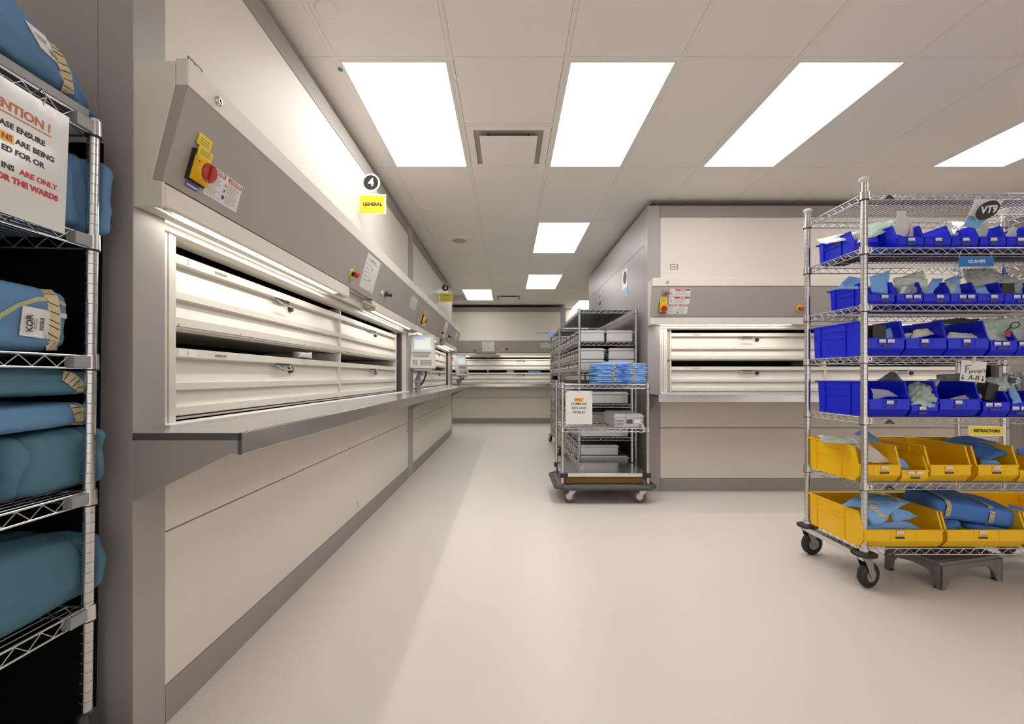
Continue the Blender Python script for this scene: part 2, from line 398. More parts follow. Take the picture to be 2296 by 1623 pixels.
    s = MB(); s.box(.070, .138, .02+.02, .135, 0, .014, 'rubberblk'); s.box(.0705, .1375, .045, .118, .014, .026, 'yellow')
    s.lathe((.104, .082, .026), (0,0,1), [(.033, 0), (.033, .010), (.030, .014)], 'yellow', 28)
    s.box(.074, .134, .121, .148, .014, .017, 'signyellow'); s.box(.076, .132, .152, .186, .002, .006, 'signyellow')
    for i in range(3): s.box(.080, .125, .128+i*.006, .1295+i*.006, .017, .0173, 'ink'); s.box(.082, .122, .160+i*.007, .1615+i*.007, .006, .0063, 'ink')
    for x_, y_ in ((.0725, .100), (.0725, .088)): s.box(x_, x_+.012, y_, y_+.006, .026, .0265, 'redink')
    s.box(.078, .130, .022, .036, 0, .002, 'blueink').box(.081, .127, .026, .032, .002, .0023, 'paper')
    s = s.xf(PM).build('main_switch', t, 0, 'yellow and red main switch')
    k = MB(); k.lathe((.104, .082, .040), (0,0,1), [(.029, 0), (.029, .006), (.026, .009)], 'redglow', 28)
    k.box(.098, .110, .058, .106, .048, .056, 'redglow'); k.xf(PM).build('rotary_knob', s, .002)
    e = MB(); e.lathe((1.443, .078, 0), (0,0,1), [(.030, 0), (.030, .004), (.026, .006)], 'yellow', 28); e = e.xf(PM).build('emergency_stop', t, 0, 'yellow ring of the emergency stop')
    k = MB(); k.lathe((1.443, .078, .006), (0,0,1), [(.014, 0), (.014, .018)], 'black', 20); k.lathe((1.443, .078, .024), (0,0,1), [(.016, 0), (.020, .005), (.020, .016), (.014, .022)], 'red', 24); k.xf(PM).build('stop_button', e)
    MB().box(2.05, 2.085, .068, .098, 0, .012, 'white').xf(PM).build('white_switch', t, .003)
    k = MB(); k.lathe((2.175, .092, 0), (0,0,1), [(.022, 0), (.022, .012), (.014, .016), (.014, .045)], 'black', 20); k.box(2.169, 2.181, .078, .106, .045, .05, 'black'); k.xf(PM).build('selector_knob', t)
    for x in (.13, L-.10):
        k = MB(); k.lathe((x, -.155, 1.934), (0,-1,0), [(.014, 0), (.014, .004), (.010, .008), (.006, .008), (.006, .004)], 'chrome', 24); k.box(x-.002, x+.002, -.1615, -.160, 1.930, 1.940, 'dark'); k.build('key_lock', t)
    g = MB().box(3.375, 3.378, .02, .25, 0, .001, 'gap').box(3.378, 3.46, .10, .102, 0, .001, 'gap').xf(PM).build('panel_seam', t)
    # maker's badge
    b = MB()
    for q in ((.215,.285,2.088,2.091),(.215,.285,2.137,2.140),(.215,.218,2.088,2.140),(.282,.285,2.088,2.140),(.249,.251,2.088,2.101),(.249,.251,2.127,2.140),(.218,.226,2.113,2.115),(.274,.282,2.113,2.115)):
        b.box(q[0], q[1], .0018, .003, q[2], q[3], 'ink')
    b.build('logo', t); b = MB()
    b.text('H\u00c4NEL', .015, 'ink', Matrix.Translation((.25, .0022, 2.113)) @ FRONT, .0004)
    b.build('lettering', t); b = MB()
    b.text('H\u00e4nel', .036, 'blueink', Matrix.Translation((2.90, .0022, 2.09)) @ FRONT, .0006, .2)
    b.text('ROTOMAT', .036, 'blueink', Matrix.Translation((3.06, .0022, 2.09)) @ FRONT, .0012, .3)
    b.build('lettering', t)
    v = MB().box(3.36, 3.37, .0005, .003, .5, .58, 'inkgrey').box(3.37, 3.405, .0015, .003, .505, .578, 'white')
    for i in range(5): v.box(3.375, 3.40, .0012, .003, .36+i*.022, .372+i*.022, 'white')
    v.build('type_plate', t)
    v = MB(); v.lathe((1.86, .003, .19), (0,-1,0), [(.006, 0), (.006, .002)], 'inkgrey', 10); v.lathe((1.86, .003, .172), (0,-1,0), [(.004, 0), (.004, .002)], 'inkgrey', 10); v.build('panel_key', t)
build_machine(m4)

m3 = copy_tree(m4); m3.location = (-1.06, 1.244+L+.003, 0); m3.name = 'storage_machine'; tag(m3, 'cream storage machine farther down the left side, next to the back corner', 'storage machine')
mr = copy_tree(m4, skip=('notice', )); mr.location = (1.312, 4.154, 0); mr.rotation_euler = (0,0,0); mr.name = 'storage_machine'; tag(mr, 'cream storage machine on the right behind the tall shelf of blue bins', 'storage machine')
mf = copy_tree(m4, skip=('worktop_bracket', 'gas_strut')); mf.location = (-2.21, 10.2, 0); mf.rotation_euler = (0,0,0); mf.name = 'storage_machine'; tag(mf, 'cream storage machine closing off the far end of the aisle', 'storage machine')
mr2 = copy_tree(m4); mr2.location = (1.312+L+.003, 4.154, 0); mr2.rotation_euler = (0,0,0); mr2.name = 'storage_machine'; tag(mr2, 'cream storage machine at the far right edge, mostly hidden', 'storage machine')
for ch in mr.children:
    if ch.name.startswith('emergency_stop'): ch.location.x -= .080
def side(t, x0, x1, D, seams):
    zs = [0.0] + seams + [2.69]
    for a, b in zip(zs, zs[1:]):
        MB().box(x0, x1, .101, D, a+.0015, b-.0015, 'grey_side').build('side_panel', t, .0015)
    MB().box(min(x0, x1)+.004, max(x0, x1)-.004, .101, D, 0, 2.68, 'gap').build('side_core', t)
side(m4, 0, .02, 1.9, [1.18, 2.345]); side(mr, 0, .02, 3.05, [1.18, 2.345]); side(m3, L-.02, L, 1.9, [1.18]); side(mf, L-.02, L, .62, [1.18]); 
for mm, D in ((m4, 1.9), (m3, 1.9), (mr, 3.05), (mf, .62), (mr2, 3.05)):
    MB().box(.02, L-.02, .12, D, 2.66, 2.68, 'gap').box(.02, L-.02, D-.03, D, 0, 2.68, 'gap').build('back_and_top', mm)
# notices on the control panels
n = MB(); danger(n, .154, .322, .030, .125, True, rnd); n.xf(PM).build('danger_label', m4)
n = MB(); danger(n, .150, .335, .030, .115, True, rnd); n.xf(PM).build('danger_label', mr)
for y0 in (.120, .190): n = MB(); danger(n, .158, .345, y0, y0+.066, False, rnd); n.xf(PM).build('danger_label', mr)
n = MB(); danger(n, .154, .322, .030, .125, True, rnd); n.xf(PM).build('danger_label', m3)
s = MB().box(.085, .135, .195, .245, 0, .012, 'terminalgrey'); s = s.xf(PM).build('small_rotary_switch', mr, .002); MB().box(.10, .155, .215, .225, .012, .032, 'redglow').xf(PM).build('switch_lever', s, .002)
for mm in (m4, m3, mf, mr):
    if mm is not mr: n = MB(); notice(n, 1.61, 1.885, .035, .262, rnd); n.xf(PM).build('notice', mm)
    n = MB(); notice(n, 2.95, 3.20, .115, .236, rnd, 'orange' if mm is m4 else 'red', False); n.xf(PM).build('notice', mm)

# flag signs that stand out from the upper panels
def flag(y, zc, num, text, twoline, lab):
    t = T('hanging_number_sign', lab + ' carrying the number ' + num, 'sign', (-1.058, y, zc+.155))
    s = MB(); s.lathe((.085, 0, 0), (0,-1,0), [(.064, 0), (.064, .003)], 'white', 36); s.lathe((.085, -.0032, 0), (0,-1,0), [(.052, 0), (.052, .0008)], 'ink', 36)
    s.text(num, .078, 'white', Matrix.Translation((.087, -.0045, 0)) @ FRONT, .0025); s.box(0, .03, -.004, .0, -.01, .01, 'white'); s.build('number_disc', t)
    t = T('hanging_section_sign', lab + (' reading GENERAL' if text else ' with small print'), 'sign', (-1.058, y, zc))
    s = MB(); s.box(0, .192, -.003, 0, -.068, .072, 'white').build('sign_board', t, .004)
    s = MB().box(.009, .182, -.004, -.003, -.061, .062, 'signyellow')
    if text: s.text('GENERAL', .030, 'ink', Matrix.Translation((.096, -.0045, 0)) @ FRONT, .0010, 0, xs=1.06)
    else:
        for zz in (.028, -.028): s.box(.05, .14, -.0045, -.004, zz-.005, zz+.005, 'inkgrey')
    s.build('yellow_card', t)
flag(3.12, 2.295, '4', 'GENERAL', False, 'yellow and white sign standing out over the near left machine')
flag(6.80, 2.30, '3', None, True, 'yellow and white sign standing out over the farther left machine')
# signs on the grey side wall of the right machine
def side_sign(y, z, h, w_, lab, blue):
    t = T('wall_sign', lab, 'sign', (1.311, y, z)); s = MB().box(-.003, 0, -w_/2, w_/2, -h/2, h/2, 'white')
    s.build('sign_card', t, .001); s = MB()
    if blue: s.box(-.004, -.003, -w_/2+.01, w_/2-.01, -h/2+.01, -h/2+h*.30, 'skyblue')
    s.lathe((-.003, 0, h*.20), (-1,0,0), [(min(w_*.42, h*.24), 0), (min(w_*.42, h*.24), .001)], 'ink', 28)
    if not blue: s.box(-.004, -.003, -w_/2+.01, w_/2-.01, -h*.45, -h*.10, 'ink')
    s.build('printed_artwork', t)
side_sign(4.95, 2.13, .30, .21, 'white sign with black disc and blue base on the grey side wall', True)
side_sign(6.30, 2.18, .19, .16, 'small black and white sign deep on the grey side wall', False)
t = T('ceiling_clamp', 'dark clamp with metal fins standing on the right machine corner', 'clamp', (1.378, 4.2, 2.69)); MB().tube((0,0,0), (0,0,.035), .02, 'black', 12).build('clamp_stem', t)
k = MB()
for i in range(5): a = i*R(72); k.tube((0,0,.035), (math.cos(a)*.035, math.sin(a)*.035, .058), .004, 'chrome', 6)
k.build('clamp_fins', t)

# keyboard terminals on the worktop
def terminal(loc, rz, base_off, lab, up):
    t = T('control_terminal', lab, 'terminal', loc, rz)
    tilt = Matrix.Translation((0, 0, up)) @ Matrix.Rotation(R(-14), 4, 'X')
    b = MB().box(-.15, .15, -.012, .05, 0, .385, 'terminal'); b = b.xf(tilt).build('housing', t, .008)
    s = MB().box(-.125, .125, -.0135, -.012, .20, .36, 'white').box(-.08, .10, -.0145, -.0135, .215, .345, 'screen').box(-.075, .035, -.0155, -.0145, .325, .342, 'screenblue'); s.xf(tilt).build('display', b)
    k = MB()
    for r_ in range(4):
        for i in range(11-r_): x = -.11+r_*.008+i*.0195; z = .172-r_*.0145; k.box(x, x+.014, -.016, -.012, z, z+.008, 'inkgrey')
    for r_ in range(4):
        for i in range(3): k.box(-.10+i*.018, -.087+i*.018, -.016, -.012, .03+r_*.017, .04+r_*.017, 'yellow' if (r_, i) == (0, 0) else 'inkgrey')
        for i in range(6): k.box(-.02+i*.021, -.005+i*.021, -.016, -.012, .03+r_*.017, .04+r_*.017, 'red' if (r_, i) == (0, 0) else 'inkgrey')
    k.xf(tilt).build('key_rows', b)
    MB().prism([(-.13, .0), (.13, .0), (.07, -.028), (-.07, -.028)], 0, .045, 'y', 'terminalgrey').xf(tilt).build('lower_trim', b, .003)
    a = MB(); bo = Vector(base_off)
    a.tube(bo, bo + Vector((0,0,up*.45)), .030, 'terminalgrey', 14); a.tube(bo+Vector((-.02,0,up*.42)), (0, .03, up), .022, 'terminalgrey', 12)
    a.tube(bo+Vector((-.035,0,up*.45)), bo+Vector((.035,0,up*.45)), .034, 'terminalgrey', 16); a.build('support_arm', t, .002)
    c = MB(); q0 = Vector((.03, .03, up-.01)); pts = [q0, q0+Vector((.02,.02,-.05)), bo+Vector((.06,.02,.10)), bo+Vector((.03,.03,.06))]; c.path(pts, .010, 'black', 8); c.build('cable', t)
terminal((-.94, 4.80, .918), R(18), (-.03, .12, 0), 'beige keyboard terminal on an arm over the left worktop, nearer one', .25)
terminal((-.82, 8.08, .918), R(55), (-.02, .10, 0), 'beige keyboard terminal at the far end of the left worktop', .18)

# ------------------------------------------------------------ wire shelving
def wire_shelf(w_, d, pitch=.0254, mid=2, drop=.034, sign=None, deckn=4, m='chrome'):
    """corner at 0,0 ; x to w_, y to d ; deck top at z=0"""
    b = MB(); r = .0032
    for y in (0, d):
        for z in (-r, -drop): b.tube((.012, y, z), (w_-.012, y, z), r, m, 6, False)
        n = max(2, round((w_-.06)/.055)); st = (w_-.06)/n
        for i in range(n):
            x = .03+i*st
            b.tube((x, y, -drop+.003), (x+st/2, y, -.006), .0018, m, 4, False); b.tube((x+st/2, y, -.006), (x+st, y, -drop+.003), .0018, m, 4, False)
    for x in (0, w_):
        for z in (-r, -drop): b.tube((x, .012, z), (x, d-.012, z), r, m, 6, False)
        n = max(2, round((d-.06)/.055)); st = (d-.06)/n
        for i in range(n):
            y = .03+i*st
            b.tube((x, y, -drop+.003), (x, y+st/2, -.006), .0018, m, 4, False); b.tube((x, y+st/2, -.006), (x, y+st, -drop+.003), .0018, m, 4, False)
    n = round(w_/pitch)
    for i in range(1, n): b.tube((i*w_/n, 0, -.0035), (i*w_/n, d, -.0035), .0016, m, deckn, False)
    for k in range(1, mid+1): b.tube((0, d*k/(mid+1), -.0075), (w_, d*k/(mid+1), -.0075), .0024, m, 5, False)
    return b
def post(h, r=.0135, cap=None, m='chrome', z0=0):
    b = MB(); b.tube((0,0,z0), (0,0,h), r, m, 18)
    z = z0+.03
    while z < h-.01: b.lathe((0,0,z), (0,0,1), [(r+.0003, 0), (r+.0003, .0013)], 'inkgrey', 18); z += .0254
    return b
def collar(b, x, y, z, r=.0205, m='chrome'):
    b.lathe((x, y, z-.036), (0,0,1), [(r, 0), (r*.93, .038)], m, 18); b.lathe((x, y, z-.040), (0,0,1), [(r*.96, 0), (r*.96, .004)], 'rubberblk', 18)
def caster(t, x, y, h, wr, ang=0., wheelmat='rubberblk', bump=True, fork='galv', br=1.):
    c = MB()
    if bump: c.lathe((x, y, h-.02), (0,0,1), [(.045*br, 0), (.056*br, .006), (.056*br, .016), (.035*br, .022)], 'rubberblk', 28)
    ca, sa = math.cos(ang), math.sin(ang)
    M = Matrix.Translation((x, y, 0)) @ Matrix.Rotation(ang, 4, 'Z')
    f = MB()
    for s in (-.021, .021): f.prism([(-.028, h-.02), (.028, h-.02), (.045, wr-.008), (.032, wr-.018), (.018, wr-.008)], s-.0015, s+.0015, 'x', fork)
    f.box(-.024, .024, -.03, .03, h-.024, h-.018, fork); f.tube((-.028, .03, wr), (.028, .03, wr), .006, 'chrome', 10); f.xf(M)
    c.v_off = None
    cc = MB(); cc.v, cc.f, cc.m, cc.sm, cc.mats = c.v, c.f, c.m, c.sm, c.mats
    o = len(cc.v); 
    for k_ in f.mats: cc.mi(k_)
    cc.v += f.v; cc.f += [tuple(i+o for i in q) for q in f.f]; cc.m += [cc.mi(f.mats[k_]) for k_ in f.m]; cc.sm += f.sm
    ob = cc.build('caster', t)
    wv = MB(); wv.lathe((-.016, .03, wr), (1,0,0), [(wr*.55, .0), (wr*.90, 0), (wr, .008), (wr, .024), (wr*.90, .032), (wr*.55, .032)], wheelmat, 32)
    wv.lathe((-.0175, .03, wr), (1,0,0), [(wr*.50, 0), (wr*.50, .035)], 'galv', 20); wv.xf(M).build('wheel', ob)

# ---- right shelving rack with bins
RX, RY, RW, RD = 1.812, 2.245, 1.185, .425
rack = T('wire_shelving_rack', 'tall chrome wire shelving on casters filled with blue and yellow bins', 'shelving rack', (RX, RY, 0))
SZ = [2.012, 1.735, 1.445, 1.183, .871, .537, .205]
sh = wire_shelf(RW, RD)
first = None
for i, z in enumerate(SZ):
    if first is None: first = sh.build('shelf', rack, recalc=False); first.location.z = z; o = first
    else: o = first.copy(); COL.objects.link(o); o.location.z = z
for (x, y) in ((0,0), (RW,0), (0,RD), (RW,RD)):
    b = post(2.072, .0155, z0=.17)
    for z in SZ: collar(b, 0, 0, z, .0225)
    p = b.build('post', rack); p.location = (x, y, 0)
    MB().lathe((0,0,2.06), (0,0,1), [(.010, 0), (.018, .006), (.023, .016), (.023, .024), (.018, .029)], 'capwhite', 24).build('post_cap', p)
    caster(rack, x, y, .185, .066, R(-72) if y == 0 else R(-80))
for i, z in enumerate(SZ[1:6]):
    s = MB().box(-.012, .014, -.0245, -.0225, -.012, .012, 'white'); s.text(str(i+2), .022, 'ink', Matrix.Translation((.001, -.0248, 0)) @ FRONT, .0006)
    s = s.build('number_tag', rack); s.location = (.008, 0, z-.018)
for z in SZ:
    s = MB(); s.add([(-.028,-.0045,-.034), (.028,-.0045,-.034), (.006,-.0045,-.014), (-.006,-.0045,-.014), (-.028,-.003,-.034), (.028,-.003,-.034), (.006,-.003,-.014), (-.006,-.003,-.014)], [(0,1,2,3),(7,6,5,4),(0,4,5,1),(1,5,6,2),(2,6,7,3),(3,7,4,0)], 'black')
    s.box(-.01, .01, -.005, -.0045, -.031, -.027, 'inkgrey'); s = s.build('shelf_badge', rack); s.location = (.125, -.002, z)
for x in (0, RW): MB().prism([(x-.022, .172), (x+.022, .172), (x+.022, .166), (x-.016, .166), (x-.016, .145), (x-.022, .145)], -.02, RD+.02, 'y', 'steel').build('dolly_rail', rack)

def bin_proto(w_, d, h, lip, mt, name, set_in=.03):
    t = bpy.data.objects.new(name, None); COL.objects.link(t)
    fs = .036   # hopper slope length
    prof = [(set_in, .0), (.0, lip*.42), (.0, lip), (.008, lip+.001), (fs, h), (d, h), (d-.012, 0)]
    b = MB(); tk = .0028
    b.prism(prof, 0, tk, 'x', mt); b.prism(prof, w_-tk, w_, 'x', mt)
    b.box(0, w_, .0, tk*1.3, lip*.42, lip, mt); b.prism([(set_in, 0), (0, lip*.42), (tk, lip*.42+tk), (set_in+tk, tk)], 0, w_, 'x', mt)
    b.box(0, w_, set_in, d-.01, 0, tk, mt); b.prism([(d-.012, 0), (d, h), (d-tk, h), (d-.012-tk, 0)], 0, w_, 'x', mt)
    # rims and flanges
    for x0, x1 in ((-.0052, tk+.001), (w_-tk-.001, w_+.0052)):
        b.prism([(fs-.008, h-.005), (fs-.004, h+.003), (d+.020, h+.003), (d+.020, h-.005)], x0, x1, 'x', mt)
        b.prism([(-.001, lip-.002), (.006, lip+.002), (fs-.004, h+.002), (fs+.006, h-.004), (.014, lip-.004), (-.001, lip-.008)], x0, x1, 'x', mt)
    b.box(-.004, w_+.004, d-.004, d+.020, h-.005, h+.003, mt); b.box(-.001, w_+.001, -.003, .006, lip-.004, lip+.0015, mt)
    b.box(-.003, w_+.003, set_in+.01, d-.02, 0, .006, mt)
    # side ribs and the embossed card frame
    for x0, x1 in ((-.0050, .001), (w_-.001, w_+.0050)):
        for y in (fs+.25*(d-fs), fs+.82*(d-fs)): b.box(x0, x1, y-.0025, y+.0025, .004, h-.004, mt)
        for z in (h*.60, h*.80): b.box(x0, x1, fs+.25*(d-fs), fs+.82*(d-fs), z-.002, z+.002, mt)
    for x in (w_*.34, w_*.66): b.box(x-.001, x+.001, -.0018, 0, lip*.5, lip-.004, mt)
    b.build('bin_body', t, .0012)
    return t
def card(t, x, z, w_=.034, black=True, two=False):
    c = MB()
    xs = (x-.022, x+.022) if two else (x,)
    for q in xs: c.box(q-w_/2, q+w_/2, -.0045, -.003, z-.0085, z+.0085, 'white').box(q-w_/2+.005, q+w_/2-.004, -.0050, -.0045, z-.006, z-.003, 'inkgrey')
    c.build('white_card', t)
    if black:
        c = MB().box(x-.022, x+.022, -.0045, -.003, z-.029, z-.0195, 'ink')
        for q in range(9): c.box(x-.018+q*.004, x-.0155+q*.004, -.0048, -.0045, z-.026, z-.0225, 'inkgrey')
        c.build('black_label', t)
DB = .375
bs = bin_proto(.137, .276, .127, .062, 'bluebin', 'storage_bin', .015)
bl = bin_proto(.208, .372, .178, .088, 'bluebin', 'storage_bin', .03)
bm_ = bin_proto(.137, .372, .127, .075, 'bluebin', 'storage_bin', .02)
ys = bin_proto(.137, .372, .127, .062, 'yellowbin', 'storage_bin', .015)
yl = bin_proto(.208, .372, .178, .088, 'yellowbin', 'storage_bin', .03)
yx = bin_proto(.400, .40, .178, .096, 'yellowbin', 'storage_bin', .03)
used = set()
def place_bin(proto, x, y, z, lab, group, cx=.5, two=False, rz=0., cz=.0):
    if proto in used: t = copy_tree(proto, skip=('white_card', 'black_label'))
    else: t = proto; used.add(proto)
    t.location = (x, y, z+.001); t.rotation_euler = (0, 0, rz); tag(t, lab, 'storage bin', group)
    dims = {bs: (.137, .062), bl: (.208, .088), bm_: (.137, .075), ys: (.137, .062), yl: (.208, .088), yx: (.4, .096)}[proto]
    card(t, dims[0]*cx, dims[1]-.014+cz, two=two)
    return t
ordw = ['first', 'second', 'third', 'fourth', 'fifth', 'sixth', 'seventh', 'eighth']
# shelf 2
g2 = 'blue bins on the topmost filled shelf'
l2 = ['blue bin under flat pouches at the left end of the topmost bin row', 'blue bin holding upright pale cards in the topmost bin row', 'empty looking blue bin in the topmost row, left of the other empty one', 'blue bin with green pouches behind it in the topmost row', 'blue bin overflowing with a green pouch below the black disc sign', 'blue bin with a white curled card in the topmost row, right end', 'blue bin cut by the photo edge in the topmost row', 'blue bin beyond the photo edge in the topmost row']
xs2 = [1.862, 2.012, 2.152, 2.293, 2.436, 2.577, 2.718, 2.857]
for i, x in enumerate(xs2): place_bin(bs, x-.002, 2.275 if i else 2.365, SZ[1], l2[i], g2, .5 if i else .35)
g3 = 'blue bins on the shelf below the CLAMPS sign'
l3 = ['blue bin heaped with blue wraps at the left end of the second bin row', 'blue bin under a crumpled clear bag in the second bin row', 'blue bin with one leaning blue wrap and one card in the second row', 'blue bin with upright blue wrap and dark gap in the second row', 'blue bin with flat folded blue wrap in the second row', 'blue bin with small black case in the second row', 'blue bin beyond the photo edge in the second row']
xs3 = [1.880, 2.027, 2.168, 2.309, 2.450, 2.591, 2.732]
for i, x in enumerate(xs3): place_bin(bs, x, 2.30, SZ[2], l3[i], g3, .6, i in (1, 3, 5))
g4 = 'blue bins on the shelf above the handwritten note'
place_bin(bl, 1.815, 2.25, SZ[3], 'large blue bin with black case and blue wrap at left end of third row', g4, .55, True)
place_bin(bl, 2.030, 2.25, SZ[3], 'large blue bin holding a white folded pouch in the third row', g4, .45)
place_bin(bl, 2.245, 2.25, SZ[3], 'large blue bin holding a flat greenish pouch in the third row', g4, .45)
place_bin(bm_, 2.462, 2.25, SZ[3], 'smaller blue bin under a big pouch at the right of the third row', g4, .4, True)
place_bin(bm_, 2.604, 2.25, SZ[3], 'smaller blue bin cut by the photo edge in the third row', g4, .3, True)
g5 = 'blue bins on the lowest blue row'
place_bin(bl, 1.842, 2.25, SZ[4], 'large blue bin with lilac pouch at left end of the lowest blue row', g5, .5)
place_bin(bm_, 2.058, 2.25, SZ[4], 'narrow blue bin with green pouch spilling out in the lowest blue row', g5, .4, cz=-.018)
place_bin(bl, 2.203, 2.25, SZ[4], 'large blue bin with flat white papers behind the handwritten note', g5, .45)
place_bin(bm_, 2.425, 2.25, SZ[4], 'blue bin with black case and pouch in the lowest blue row', g5, .35, True)
place_bin(bm_, 2.568, 2.25, SZ[4], 'blue bin with pale blue cloth over its lip in the lowest blue row', g5, .3, True, cz=-.018)
g6 = 'yellow bins on the upper yellow row'
place_bin(yl, 1.790, 2.245, SZ[5], 'large yellow bin with plastic pouches at left end of the upper yellow row', g6, .6)
place_bin(ys, 2.003, 2.245, SZ[5], 'small yellow bin between two larger ones in the upper yellow row', g6, .5, True)
place_bin(yl, 2.150, 2.245, SZ[5], 'empty large yellow bin in the upper yellow row', g6, .45)
place_bin(yl, 2.392, 2.245, SZ[5], 'large yellow bin with a big blue wrap lying across it', g6, .45)
place_bin(ys, 2.605, 2.245, SZ[5], 'small yellow bin cut by the photo edge in the upper yellow row', g6, .3)
g7 = 'wide yellow bins on the bottom shelf'
place_bin(yx, 1.795, 2.225, SZ[6], 'wide yellow bin of small blue wraps at left end of the bottom shelf', g7, .45)
place_bin(yx, 2.215, 2.225, SZ[6], 'wide yellow bin holding one big dark blue taped pack', g7, .45)
place_bin(yx, 2.635, 2.225, SZ[6], 'wide yellow bin cut by the photo edge on the bottom shelf', g7, .35)

# ---- pouches, wraps and packs
def pillow_mb(c, bulge, crumple, seed, m, n=14, edge=.004, freq=14., th=.0012):
    """c: four corners, clockwise from top-left"""
    c = [Vector(p) for p in c]; N = ((c[2]-c[0]).cross(c[3]-c[1])).normalized(); b = MB()
    def pt(s, t):
        p = c[0].lerp(c[1], s).lerp(c[3].lerp(c[2], s), t)
        q = p*freq + Vector((seed*3.7, seed, 0))
        d = noise.noise(q) + .5*noise.noise(q*2.3)
        e = Vector((noise.noise(q*1.1+Vector((9,0,0))), noise.noise(q*1.1+Vector((0,9,0))), noise.noise(q*1.1+Vector((0,0,9)))))*edge*2
        rid = abs(noise.noise(Vector((s*3, t*3, seed))*1.7))*1.2 + .5*abs(noise.noise(Vector((s*5+3, t*4, seed))*2.2))
        return p + e, d*crumple + (rid-.2)*crumple*1.5
    for side in (1, -1):
        vs = []
        for j in range(n+1):
            for i in range(n+1):
                s, t = i/n, j/n
                p, d = pt(s, t); bb = (16*s*(1-s)*t*(1-t))**.45*bulge + (th if 0 < i < n and 0 < j < n else 0)
                vs.append(p + N*(d + side*bb))
        fs = [(j*(n+1)+i, j*(n+1)+i+1, (j+1)*(n+1)+i+1, (j+1)*(n+1)+i) for j in range(n) for i in range(n)]
        if side < 0: fs = [f[::-1] for f in fs]
        b.add(vs, fs, m, True)
    return b
PS = [0]
def pouch(px, Y, m, lab, cat, name='pouch', bulge=.006, crumple=.006, group=None, **k):
    PS[0] += 1
    Ys = Y if isinstance(Y, (tuple, list)) else (Y,)*4
    if px[0][0] > 1820: base = 2.335 if px[0][1] < 665 else 2.292; Ys = [y if y >= 2.5 else (base + (y-base)*.35 if y > base else max(y, 2.235)) for y in Ys]
    c = [P(p[0], p[1], y) for p, y in zip(px, Ys)]
    o = pillow_mb(c, bulge, crumple, PS[0], m, **k).build(name, recalc=False)
    # give the object its own origin at its centre
    ctr = sum(c, Vector())/4
    for v in o.data.vertices: v.co -= ctr
    o.location = ctr
    tag(o, lab, cat, group); return o
G = 'sterile pouches and wraps lying in the bins'
pouch([(1829,537),(1935,515),(1940,533),(1855,547)], (2.6,2.45,2.4,2.5), 'pouchwhite', 'long white pouch lying across the left end bin of the topmost row', 'pouch', bulge=.004, crumple=.003)
pouch([(1946,500),(2010,492),(1996,516),(1920,546)], (2.5,2.45,2.36,2.36), 'pouchgreen', 'pale green pouch spilling toward the front post in the topmost row', 'pouch', bulge=.008, crumple=.005)
pouch([(2011,474),(2030,474),(2028,528),(2003,524)], (2.35,2.35,2.33,2.33), 'pouchwhite', 'tall white pouch standing up in the topmost row', 'pouch', bulge=.003, crumple=.002)
pouch([(2031,483),(2044,486),(2040,534),(2026,532)], 2.37, 'pouchwhite', 'narrow pale pouch behind the tall standing white one', 'pouch', bulge=.003, crumple=.003)
pouch([(2043,503),(2060,502),(2048,536),(2036,535)], 2.34, 'pouchwhite', 'short beige card leaning right of the tall white pouch', 'pouch', bulge=.002, crumple=.002)
pouch([(2130,495),(2164,497),(2150,526),(2120,526)], (2.5,2.5,2.4,2.4), 'pouchgreen', 'green pouch behind two blue bins in the topmost row', 'pouch', bulge=.008, crumple=.006)
pouch([(2182,508),(2218,496),(2213,538),(2187,538)], 2.34, 'pouchgreen', 'green pouch under the hanging sign with the black disc', 'pouch', bulge=.012, crumple=.008)
pouch([(2271,506),(2280,514),(2281,535),(2247,534)], 2.34, 'pouchwhite', 'white curled card at the right end of the topmost row', 'pouch', bulge=.003, crumple=.006)
pouch([(1903,619),(1937,625),(1932,646),(1870,650)], (2.45,2.45,2.36,2.5), 'wrap', 'light blue wrap peeking over the left bin of the second row', 'wrapped set', 'wrapped_set', .006, .005)
pouch([(1949,622),(1998,605),(1991,660),(1956,655)], (2.42,2.42,2.34,2.34), 'wrap', 'light blue wrap with pointed corner beside the front post, second row', 'wrapped set', 'wrapped_set', .008, .004)
pouch([(1985,645),(2003,634),(1995,662),(1984,662)], 2.36, 'wrap', 'small blue wrap corner at the right of the pointed blue wrap', 'wrapped set', 'wrapped_set', .006, .003)
pouch([(2006,622),(2075,605),(2082,655),(2014,662)], (2.44,2.44,2.34,2.34), 'clearpouch', 'crumpled shiny clear bag of instruments in the second row', 'pouch', bulge=.02, crumple=.014, freq=22., n=20)
pouch([(2024,643),(2034,640),(2028,660),(2014,660)], 2.32, 'pouchwhite', 'small grey white card in front of the crumpled clear bag', 'pouch', bulge=.002, crumple=.001)
pouch([(2091,622),(2115,623),(2090,661),(2068,661)], (2.44,2.44,2.34,2.34), 'wrap', 'folded blue wrap leaning right in the middle of the second row', 'wrapped set', 'wrapped_set', .007, .003)
pouch([(2117,627),(2151,617),(2157,661),(2136,661)], (2.46,2.46,2.38,2.38), 'wrap', 'upright blue wrap behind a small green pouch in the second row', 'wrapped set', 'wrapped_set', .006, .004)
pouch([(2118,628),(2146,636),(2146,650),(2130,661)], (2.40,2.38,2.34,2.34), 'pouchgreen', 'small green pouch in front of the upright blue wrap', 'pouch', bulge=.005, crumple=.004)
pouch([(2160,604),(2210,603),(2300,634),(2172,650)], (2.52,2.5,2.45,2.45), 'clearpouch', 'large clear bag lying behind the bins of the second row', 'pouch', bulge=.025, crumple=.012, freq=10., n=20)
pouch([(2180,647),(2211,642),(2224,661),(2184,662)], 2.38, 'wrap', 'flat folded blue wrap below the large clear bag', 'wrapped set', 'wrapped_set', .008, .003)
